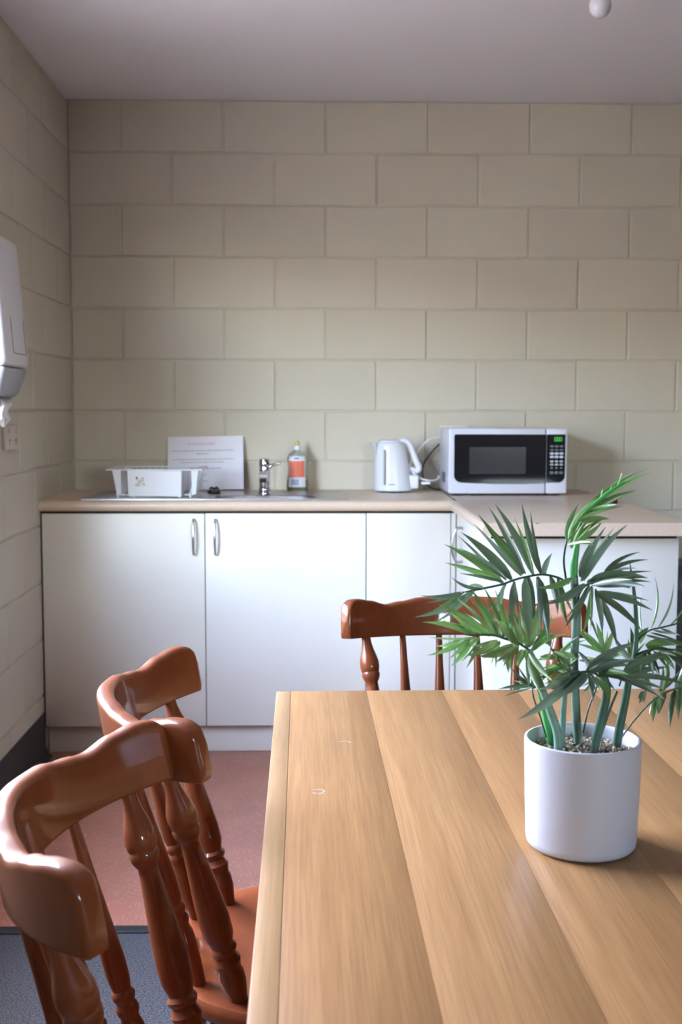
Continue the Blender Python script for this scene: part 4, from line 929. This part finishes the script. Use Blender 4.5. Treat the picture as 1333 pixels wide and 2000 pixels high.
  ((.2851,1.187,.947),(.2634,1.1616,.9355),(.2381,1.1282,.9296),(.23,.1,-.97),.0035),
  ((.2838,1.187,.9421),(.2724,1.1906,.9369),(.2586,1.1863,.9362),(.21,-.52,-.83),.0029),
  ((.2961,1.193,.9401),(.3081,1.1975,.9325),(.316,1.194,.9241),(.61,.19,.77),.0027),
  ((.2671,1.179,.9453),(.263,1.1838,.9505),(.2555,1.1807,.9556),(-.67,-.08,-.74),.0023),
  ((.2672,1.179,.9458),(.2643,1.2123,.9415),(.2588,1.2377,.9366),(-.65,-.21,-.73),.0029),
  ((.2752,1.182,.9478),(.2669,1.1919,.9425),(.2564,1.1938,.9409),(.51,.36,-.78),.0033),
  ((.2848,1.187,.9446),(.2925,1.1952,.9314),(.2982,1.1955,.92),(.84,.16,.51),.0021),
  ((.288,1.187,.9441),(.2887,1.1681,.9395),(.2872,1.1413,.9372),(.79,-.11,.61),.0019),
 ]),
 'right_low': (0.0010, 1, [(.3438,1.227,.9514),(.3489,1.227,.9709),(.3591,1.225,.9812),(.3706,1.223,.9849),(.383,1.219,.9889),(.3997,1.215,.9946),(.4199,1.207,.9987)], [
  ((.3613,1.225,.9835),(.3723,1.24,1.0088),(.3708,1.247,1.0368),(-.77,.63,-.12),.0015),
  ((.3689,1.223,.9855),(.386,1.239,1.0058),(.3912,1.247,1.0311),(-.72,-.4,.56),.0018),
  ((.3532,1.227,.9753),(.3547,1.246,.997),(.3595,1.257,1.0206),(-.64,.68,-.36),.0013),
  ((.3798,1.219,.9884),(.3939,1.232,.9967),(.402,1.237,1.0091),(-.74,.61,.27),.0012),
  ((.3933,1.217,.9926),(.4174,1.236,1.0048),(.4341,1.247,1.0231),(-.41,-.31,.86),.0029),
  ((.3614,1.225,.979),(.3733,1.215,.9768),(.3825,1.197,.9762),(-.36,-.36,.86),.0018),
  ((.3643,1.224,.982),(.3753,1.2145,.9813),(.3834,1.197,.9821),(.67,.48,.57),.0018),
  ((.3717,1.223,.9838),(.38,1.214,.9816),(.3856,1.197,.981),(-.04,-.13,.99),.0015),
  ((.3565,1.227,.9764),(.3719,1.216,.9735),(.3838,1.197,.9702),(.61,.41,.68),.0019),
  ((.35,1.227,.9681),(.3531,1.226,.9775),(.3567,1.217,.9866),(-.95,-.09,.29),.0046),
  ((.3981,1.215,.9935),(.4175,1.21,.9907),(.4331,1.197,.9863),(.39,.44,.81),.0029),
  ((.4172,1.207,.9982),(.4342,1.206,1.0024),(.4488,1.197,1.0037),(-.08,.27,.96),.0032),
  ((.35,1.227,.9675),(.3577,1.2426,.9706),(.3649,1.2502,.9742),(-.5,.07,.87),.0030),
  ((.4006,1.215,.9944),(.4097,1.1983,.9907),(.4147,1.1736,.9869),(.18,-.11,.98),.0017),
  ((.4159,1.207,.9986),(.4328,1.2184,.9972),(.4469,1.2217,.9945),(-.12,.49,.86),.0028),
 ]),
 'right_dark': (0.0011, 4, [(.3362,1.239,.8609),(.3532,1.241,.883),(.3724,1.241,.9029),(.394,1.239,.9146),(.415,1.235,.9183),(.4403,1.227,.9173)], [
  ((.374,1.241,.9046),(.3704,1.238,.8916),(.3666,1.227,.8805),(.92,-.4,-.05),.0033),
  ((.3929,1.239,.9129),(.3873,1.232,.8942),(.3825,1.217,.8775),(.84,-.54,.09),.0037),
  ((.362,1.241,.9115),(.3577,1.238,.9054),(.3511,1.227,.9014),(.74,-.11,-.66),.0032),
  ((.4007,1.239,.9158),(.3995,1.227,.9021),(.3934,1.207,.8908),(.9,-.38,.22),.0041),
  ((.3831,1.24,.9105),(.377,1.2325,.9008),(.3705,1.217,.8927),(.79,-.58,.19),.0034),
  ((.4101,1.237,.9179),(.4147,1.226,.9013),(.4133,1.207,.8862),(.96,.25,-.14),.0049),
  ((.394,1.239,.9146),(.4044,1.252,.9267),(.4091,1.257,.9418),(-.67,.73,-.11),.0042),
  ((.3803,1.24,.9116),(.3885,1.2525,.9269),(.3897,1.257,.9448),(-.84,.54,-.04),.0034),
  ((.3677,1.241,.9103),(.367,1.253,.9215),(.3661,1.257,.9351),(-.99,-.12,.01),.0036),
  ((.4101,1.237,.9179),(.4267,1.246,.9275),(.4364,1.247,.9428),(-.71,.25,.66),.0035),
  ((.4298,1.229,.918),(.4456,1.222,.9141),(.4566,1.207,.9082),(.36,.02,.93),.0035),
  ((.4045,1.237,.9168),(.4017,1.221,.9324),(.3962,1.197,.9494),(-.96,.27,.09),.0033),
  ((.3728,1.241,.9051),(.3707,1.2461,.8941),(.3674,1.2433,.8846),(.45,-.87,-.21),.0036),
  ((.3754,1.241,.903),(.3791,1.2497,.8921),(.3791,1.2503,.8831),(.93,-.35,.01),.0021),
  ((.3938,1.239,.9123),(.4003,1.249,.8934),(.4023,1.2509,.8761),(.93,.23,.3),.0025),
  ((.3935,1.239,.9143),(.3987,1.2439,.8976),(.3993,1.2407,.8827),(.98,.02,.18),.0027),
  ((.3604,1.241,.9114),(.3604,1.2521,.9043),(.3581,1.2551,.8991),(.98,-.02,-.2),.0028),
  ((.3622,1.241,.9127),(.3634,1.2486,.9034),(.3622,1.2481,.896),(1,.02,.01),.0016),
  ((.3993,1.239,.9159),(.3919,1.2182,.9065),(.3832,1.1893,.8997),(.91,-.17,-.37),.0034),
  ((.3993,1.239,.9153),(.4066,1.2407,.9045),(.41,1.2344,.895),(.85,.38,.37),.0036),
  ((.3817,1.24,.911),(.3719,1.2229,.9065),(.361,1.1979,.9037),(.37,-.02,-.93),.0021),
  ((.4122,1.237,.9165),(.4133,1.2341,.9015),(.4097,1.2232,.8886),(.99,.09,-.13),.0025),
  ((.4116,1.237,.9186),(.4038,1.2185,.9072),(.3954,1.192,.8982),(.92,-.38,.12),.0022),
  ((.3959,1.239,.914),(.4133,1.2666,.9163),(.4267,1.2862,.9221),(-.8,.46,.37),.0022),
  ((.3775,1.24,.9106),(.3863,1.2604,.9211),(.39,1.2729,.9341),(-.9,.43,-.12),.0026),
  ((.3784,1.24,.9128),(.3987,1.2665,.9174),(.4149,1.285,.9262),(-.79,.6,.13),.0026),
  ((.366,1.241,.9112),(.3677,1.2648,.9173),(.3682,1.2807,.9261),(-.67,.29,-.68),.0019),
  ((.3691,1.241,.9105),(.3601,1.2366,.9213),(.35,1.2242,.9347),(-.79,.03,-.61),.0024),
  ((.4074,1.237,.917),(.4251,1.2624,.9204),(.4375,1.2798,.9282),(-.39,.04,.92),.0023),
  ((.4315,1.229,.9171),(.4366,1.2143,.9153),(.4371,1.1916,.9134),(.34,-.04,.94),.0026),
  ((.4047,1.237,.9155),(.3997,1.2285,.9266),(.392,1.2121,.9394),(-.82,-.11,-.55),.0021),
 ]),
 'right_mid': (0.0010, 4, [(.329,1.227,.9206),(.3368,1.227,.943),(.3476,1.227,.9553),(.3656,1.223,.9616),(.3907,1.215,.9621),(.4156,1.207,.9592)], [
  ((.3568,1.227,.9642),(.3771,1.216,.9699),(.3946,1.197,.9707),(-.43,-.36,.83),.0061),
  ((.3367,1.227,.9452),(.355,1.231,.9558),(.3734,1.227,.963),(-.36,.55,.75),.0031),
  ((.3656,1.223,.9616),(.3758,1.214,.9533),(.3801,1.197,.944),(.54,-.25,.81),.0036),
  ((.3563,1.225,.959),(.3629,1.215,.9472),(.3641,1.197,.9358),(.58,-.42,.7),.0039),
  ((.3761,1.221,.9609),(.3875,1.213,.9503),(.3938,1.197,.9396),(.38,-.44,.81),.0037),
  ((.3503,1.227,.9552),(.3522,1.221,.9445),(.3496,1.207,.9352),(.95,.2,-.23),.0043),
  ((.3907,1.215,.9621),(.4093,1.21,.9568),(.4233,1.197,.9493),(.4,.08,.91),.0035),
  ((.4128,1.207,.9598),(.4294,1.206,.9667),(.4444,1.197,.97),(-.37,-.27,.89),.0045),
  ((.3405,1.227,.9497),(.3366,1.246,.956),(.333,1.257,.9661),(-.9,.01,-.43),.0036),
  ((.3449,1.227,.953),(.3492,1.246,.9654),(.348,1.257,.9792),(-.98,-.06,.19),.0042),
  ((.3587,1.227,.9646),(.3765,1.2271,.969),(.3924,1.2192,.9711),(-.23,-.21,.95),.0027),
  ((.358,1.227,.9627),(.3785,1.2331,.9588),(.3957,1.2312,.9526),(.26,-.01,.97),.0035),
  ((.3394,1.227,.9445),(.3509,1.2411,.9546),(.363,1.2473,.9645),(-.75,.59,.28),.0020),
  ((.3638,1.223,.9619),(.3673,1.2042,.9554),(.3659,1.1774,.9497),(1,.02,.08),.0027),
  ((.3634,1.223,.9611),(.3697,1.1992,.9636),(.3723,1.1674,.9654),(.57,.15,.81),.0023),
  ((.3538,1.225,.9586),(.3536,1.1999,.9508),(.349,1.1667,.9446),(.39,-.25,.89),.0036),
  ((.3759,1.221,.9611),(.3898,1.2267,.9509),(.3998,1.2243,.9408),(.5,-.72,.47),.0024),
  ((.3766,1.221,.9623),(.3926,1.2215,.9577),(.4053,1.2139,.9529),(.35,.2,.92),.0021),
  ((.3488,1.227,.9546),(.3448,1.2052,.9504),(.3372,1.1754,.9482),(.68,-.24,.7),.0028),
  ((.3524,1.227,.9567),(.3593,1.2316,.9474),(.3627,1.2282,.9392),(.78,-.45,.43),.0021),
  ((.3908,1.215,.9608),(.3973,1.1963,.9586),(.3994,1.1697,.9561),(.32,-.04,.95),.0023),
  ((.3897,1.215,.9636),(.4051,1.2235,.9532),(.4163,1.2241,.9425),(.46,.44,.77),.0031),
  ((.4118,1.207,.9596),(.4204,1.1978,.9672),(.427,1.1806,.9733),(-.79,-.14,.6),.0036),
  ((.4103,1.207,.9599),(.4313,1.2188,.9575),(.4494,1.2226,.9534),(.3,-.38,.88),.0026),
  ((.3424,1.227,.9508),(.349,1.262,.9541),(.3554,1.289,.9599),(-.87,.11,.49),.0031),
  ((.3465,1.227,.9515),(.3542,1.2575,.9583),(.3618,1.28,.9671),(-.96,.26,.05),.0031),
  ((.3461,1.227,.9532),(.3464,1.2287,.9668),(.3464,1.2223,.9817),(-.99,-.15,-.01),.0025),
 ]),
 'inner': (0.0009, 2, [(.2685,1.222,.9221),(.267,1.224,.9384),(.2619,1.227,.9517),(.2542,1.231,.9637)], [
  ((.2542,1.231,.9637),(.2533,1.243,.9776),(.2486,1.247,.9926),(-.98,.03,-.21),.0033),
  ((.2568,1.23,.9605),(.2676,1.2225,.9513),(.2731,1.207,.9411),(.74,-.05,.67),.0035),
  ((.2595,1.229,.9568),(.2713,1.222,.9567),(.2794,1.207,.9531),(.61,.45,.65),.0037),
  ((.2514,1.231,.9659),(.2448,1.248,.9799),(.2336,1.257,.9937),(-.91,-.32,-.28),.0034),
  ((.2619,1.227,.9517),(.2484,1.216,.9543),(.234,1.197,.9555),(-.22,.08,-.97),.0036),
  ((.2648,1.227,.9461),(.254,1.216,.9389),(.2397,1.197,.9364),(.64,-.31,-.7),.0035),
  ((.2677,1.227,.9377),(.2776,1.241,.9474),(.2828,1.247,.9603),(-.89,.27,.36),.0032),
  ((.267,1.224,.9372),(.2567,1.2145,.9291),(.2426,1.197,.9254),(.57,-.17,-.8),.0033),
  ((.2681,1.223,.9274),(.2746,1.214,.9268),(.2777,1.197,.9253),(.13,-.04,.99),.0029),
  ((.2665,1.227,.9433),(.2486,1.216,.9397),(.2288,1.197,.9402),(.48,-.53,-.7),.0026),
  ((.2665,1.227,.9405),(.276,1.221,.9372),(.2825,1.207,.9339),(.65,.29,.7),.0031),
  ((.2608,1.227,.9545),(.2787,1.241,.9619),(.2972,1.247,.9671),(-.28,-.09,.96),.0030),
  ((.2542,1.23,.9618),(.2639,1.2312,.951),(.2698,1.2244,.9403),(.51,-.67,.54),.0026),
  ((.2576,1.229,.9576),(.2639,1.2121,.9572),(.2665,1.1872,.9559),(-.2,-.08,.98),.0023),
  ((.2527,1.231,.9652),(.2524,1.2367,.9823),(.2485,1.2343,1.0008),(-.99,.09,-.12),.0024),
  ((.2591,1.227,.9529),(.2465,1.2053,.9584),(.2327,1.1756,.9637),(.05,-.23,-.97),.0025),
  ((.2592,1.227,.9502),(.2511,1.2267,.953),(.2411,1.2183,.9555),(-.3,.04,-.95),.0023),
  ((.2653,1.227,.9471),(.2557,1.2244,.9407),(.2436,1.2138,.9379),(.58,-.76,-.28),.0038),
  ((.2636,1.227,.9453),(.2502,1.2073,.9464),(.2351,1.1796,.9514),(-.07,-.08,-.99),.0021),
  ((.2666,1.227,.9385),(.2801,1.2565,.9409),(.2903,1.278,.9465),(-.32,-0,.95),.0031),
  ((.2704,1.227,.9393),(.2794,1.2274,.9469),(.2852,1.2199,.9577),(-.47,.63,.62),.0018),
  ((.269,1.224,.9369),(.2542,1.2025,.9345),(.2372,1.1731,.9359),(.23,-.12,-.97),.0021),
  ((.269,1.224,.9359),(.2614,1.205,.9301),(.2504,1.178,.9273),(.86,-.4,.3),.0024),
  ((.2658,1.223,.9279),(.2702,1.2063,.9275),(.2716,1.1816,.9275),(-.17,-.03,.99),.0027),
  ((.2698,1.223,.9289),(.269,1.2024,.9278),(.2645,1.1739,.928),(.23,-.04,.97),.0023),
  ((.2666,1.227,.9399),(.268,1.2098,.9383),(.2664,1.1846,.9378),(.99,-.01,.14),.0021),
  ((.2619,1.227,.9538),(.2727,1.2307,.9647),(.2835,1.2263,.9753),(-.38,.83,.41),.0020),
 ]),
 'lower_left_thin': (0.0009, 4, [(.2532,1.237,.8619),(.2466,1.239,.8841),(.2393,1.241,.9052),(.2378,1.243,.92)], [
  ((.2388,1.242,.9174),(.219,1.2385,.9183),(.1983,1.227,.9178),(.17,-.48,-.86),.0025),
  ((.2376,1.242,.9197),(.2222,1.2335,.9173),(.2055,1.217,.9169),(-.24,.4,-.88),.0018),
  ((.2382,1.242,.9174),(.2276,1.2535,.9234),(.2176,1.257,.934),(-.72,-.59,-.36),.0035),
  ((.2386,1.241,.9148),(.2479,1.253,.923),(.2584,1.257,.931),(-.71,.68,.19),.0036),
  ((.2378,1.243,.92),(.243,1.254,.9315),(.2445,1.257,.9453),(-.97,.12,.19),.0030),
  ((.2378,1.243,.9183),(.231,1.249,.9226),(.2227,1.247,.9288),(-.42,-.86,-.28),.0029),
  ((.2378,1.242,.9165),(.2243,1.2531,.9096),(.2097,1.2563,.9027),(.05,-.65,-.76),.0019),
  ((.2372,1.242,.9165),(.2284,1.241,.928),(.2198,1.232,.9424),(-.59,.8,-.09),.0025),
  ((.2408,1.242,.9183),(.2335,1.2677,.9141),(.2247,1.2853,.9138),(.18,-.04,-.98),.0022),
  ((.237,1.241,.9151),(.245,1.2431,.9219),(.2526,1.2373,.929),(-.38,.69,.61),.0020),
  ((.2372,1.241,.9155),(.2425,1.263,.92),(.2484,1.2771,.9262),(-.85,.37,-.38),.0026),
  ((.2398,1.243,.9214),(.2421,1.2411,.9328),(.2414,1.2311,.9461),(-.76,-.6,-.24),.0024),
 ]),
 'middle_back': (0.0009, 2, [(.293,1.235,.8668),(.2991,1.239,.8924),(.3085,1.245,.9136),(.3151,1.251,.9378),(.3175,1.255,.954)], [
  ((.317,1.253,.9516),(.3053,1.269,.964),(.2892,1.277,.9756),(-.77,-.36,-.53),.0036),
  ((.3171,1.253,.9488),(.3287,1.269,.9605),(.3351,1.277,.9755),(-.82,-.03,.58),.0038),
  ((.3158,1.252,.9433),(.3341,1.2635,.9514),(.353,1.267,.956),(-.22,-.25,.94),.0039),
  ((.3159,1.252,.9404),(.3045,1.2585,.9416),(.291,1.257,.9423),(-.2,-.76,-.62),.0042),
  ((.313,1.249,.9325),(.3238,1.242,.9329),(.3315,1.227,.9318),(.64,.51,.58),.0038),
  ((.3115,1.247,.9273),(.303,1.241,.919),(.2902,1.227,.9152),(.35,.19,-.92),.0035),
  ((.3175,1.255,.954),(.3183,1.27,.967),(.3149,1.277,.9813),(-.99,.02,-.11),.0033),
  ((.3177,1.253,.9521),(.3116,1.2793,.9613),(.3017,1.2976,.9712),(-.8,-.03,-.61),.0027),
  ((.3196,1.253,.9517),(.3047,1.2591,.9567),(.2874,1.2571,.9614),(-.31,-.53,-.79),.0022),
  ((.3171,1.253,.9491),(.3278,1.2817,.9569),(.3344,1.3024,.9672),(-.83,.42,-.36),.0024),
  ((.3177,1.253,.949),(.322,1.2799,.9544),(.3261,1.2987,.9619),(-.97,.21,-.12),.0029),
  ((.3143,1.252,.9433),(.333,1.2719,.9433),(.3507,1.2837,.9418),(.25,-.24,.94),.0024),
  ((.3168,1.252,.9405),(.3066,1.2505,.9452),(.2941,1.241,.9502),(-.54,.54,-.64),.0022),
  ((.3134,1.252,.9404),(.311,1.2755,.9342),(.3067,1.2909,.9283),(.86,-.01,-.51),.0024),
  ((.3122,1.249,.9339),(.3149,1.2247,.9409),(.3152,1.1924,.9478),(-.83,.09,.56),.0026),
  ((.3128,1.247,.9288),(.306,1.2576,.9188),(.2959,1.2602,.9125),(.47,-.38,-.8),.0016),
  ((.3132,1.247,.9261),(.312,1.2522,.9163),(.307,1.2495,.9092),(.57,-.76,-.32),.0020),
  ((.3157,1.255,.9533),(.3236,1.2863,.959),(.3308,1.3096,.9667),(-.94,.3,-.15),.0027),
  ((.3176,1.255,.9527),(.31,1.2582,.9622),(.2994,1.2534,.9723),(-.72,-.17,-.68),.0024),
 ]),
}
STEMS = [
 (0,[((.2881,1.237,.8549),.0042),((.2859,1.237,.8816),.0049),((.2836,1.237,.9156),.0047),((.2824,1.237,.9494),.0042),((.2833,1.237,.9943),.0049),((.2817,1.237,1.0194),.0047),((.2802,1.237,1.0389),.0042)]),
 (3,[((.2803,1.237,1.0334),.0038),((.28,1.237,1.05),.0045),((.2819,1.237,1.0667),.0035),((.2843,1.237,1.0833),.0021),((.2868,1.237,1.097),.0014)]),
 (0,[((.2605,1.207,.8548),.0047),((.2585,1.207,.8759),.0047),((.2521,1.207,.8954),.0045),((.243,1.207,.9192),.0040),((.234,1.207,.9423),.0035),((.2282,1.207,.9654),.0023)]),
 (0,[((.267,1.222,.8548),.0033),((.2675,1.222,.8857),.0035),((.2691,1.222,.9193),.0030),((.2691,1.224,.9439),.0019)]),
 (3,[((.2594,1.242,.8547),.0045),((.2545,1.242,.8804),.0047),((.2485,1.242,.9049),.0035),((.2432,1.242,.9231),.0023)]),
 (1,[((.2953,1.197,.8543),.0042),((.2992,1.197,.8774),.0049),((.3042,1.197,.8994),.0049),((.3081,1.197,.9213),.0045),((.305,1.197,.9377),.0038),((.2968,1.193,.9474),.0023)]),
 (4,[((.3018,1.202,.866),.0016),((.3117,1.205,.8956),.0016),((.3229,1.212,.9187),.0014)]),
 (1,[((.3277,1.227,.8519),.0049),((.3305,1.227,.8756),.0049),((.3355,1.227,.9026),.0045),((.3394,1.227,.9262),.0040),((.3444,1.227,.9497),.0030),((.3465,1.227,.9792),.0026),((.3434,1.227,1.0181),.0021),((.3395,1.227,1.0419),.0012),((.3376,1.227,1.0551),.0003)]),
 (4,[((.2736,1.247,1.0347),.0012),((.2714,1.249,1.0541),.0012),((.2734,1.247,1.0738),.0011),((.2774,1.241,1.09),.0008)]),
]

pp = thing('potted_palm', 'green parlour palm in a smooth white pot on the table', 'potted plant', (.2905, 1.227, TZ + .0008))
W = Vector((.2905, 1.227, TZ + .0008))
obj('pot', MB().lathe([(.020, .0), (.050, .0), (.0555, .0012), (.0585, .0045), (.0595, .010), (.0612, .06), (.0624, .1155), (.0622, .1178), (.0612, .1186), (.0594, .1186), (.0586, .1178), (.0580, .114), (.0575, .099), (.001, .097)], 64), 'pot', pp)
obj('soil', MB().lathe([(.0578, .102), (.04, .1065), (.001, .1075)], 32), 'soil', pp)
rng = random.Random(3)
mb = MB()
for k in range(420):
    a = rng.uniform(0, 2 * PI); rr = .0555 * math.sqrt(rng.random()); sz = rng.uniform(.0013, .0026)
    bm = bmesh.new(); bmesh.ops.create_icosphere(bm, subdivisions=1, radius=1)
    mt = Matrix.Translation((rr * math.cos(a), rr * math.sin(a), .1075 - .0045 * (rr / .057) ** 2 + rng.uniform(-.0005, .002))) @ Matrix.Rotation(rng.uniform(0, 6), 4, (rng.random(), rng.random(), 1)) @ Matrix.Diagonal((sz * rng.uniform(.8, 1.5), sz, sz * .75, 1))
    mb.bm(bm, mt)
obj('gravel', mb, 'stone', pp, smooth=0, kind='stuff')
SM = {0: 'stem_teal', 1: 'stem_dark', 3: 'stem_bright', 4: 'petiole'}
for c, pl in STEMS:
    obj('stem', MB().tube([Vector(q) - W for q, rr in pl], [rr for q, rr in pl], 12, 5), SM[c], pp)
def leaflet(a, m, t, wv, hw):
    a, m, t, wv = Vector(a) - W, Vector(m) - W, Vector(t) - W, Vector(wv).normalized()
    N = 9; mb = MB(); ctrl = 2 * m - (a + t) / 2
    rows = []
    for i in range(N + 1):
        s = i / N; q = a * (1 - s) ** 2 + ctrl * 2 * s * (1 - s) + t * s * s
        tg = ((ctrl - a) * 2 * (1 - s) + (t - ctrl) * 2 * s).normalized()
        w = (wv - tg * wv.dot(tg)).normalized(); nn = w.cross(tg)
        k = hw * max(.03, 2.55 * (s + .015) ** .55 * (1 - s) ** 1.05)
        rows.append([q - w * k + nn * k * .30, q - w * k * .5 + nn * k * .12, q, q + w * k * .5 + nn * k * .12, q + w * k + nn * k * .30])
    mb.rings(rows, False, False, False); return mb
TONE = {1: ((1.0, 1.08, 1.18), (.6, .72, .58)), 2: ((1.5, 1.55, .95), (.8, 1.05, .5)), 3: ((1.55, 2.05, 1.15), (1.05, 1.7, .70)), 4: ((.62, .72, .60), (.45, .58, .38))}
for nm, (rad, c, pl, leaves) in FRONDS.items():
    pts = [Vector(q) - W for q in pl]
    fr = obj('frond', MB().tube(pts, [rad] * (len(pts) - 1) + [rad * .4], 8, 4), 'stem_bright' if c == 3 else 'petiole', pp)
    for lf in leaves:
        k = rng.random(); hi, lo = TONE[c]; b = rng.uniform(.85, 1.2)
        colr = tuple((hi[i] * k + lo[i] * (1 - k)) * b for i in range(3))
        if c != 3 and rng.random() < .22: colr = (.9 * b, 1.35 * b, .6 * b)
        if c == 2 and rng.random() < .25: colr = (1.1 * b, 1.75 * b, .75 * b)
        obj('leaflet', leaflet(*lf), 'leaf_teal', fr, smooth=60, color=colr)
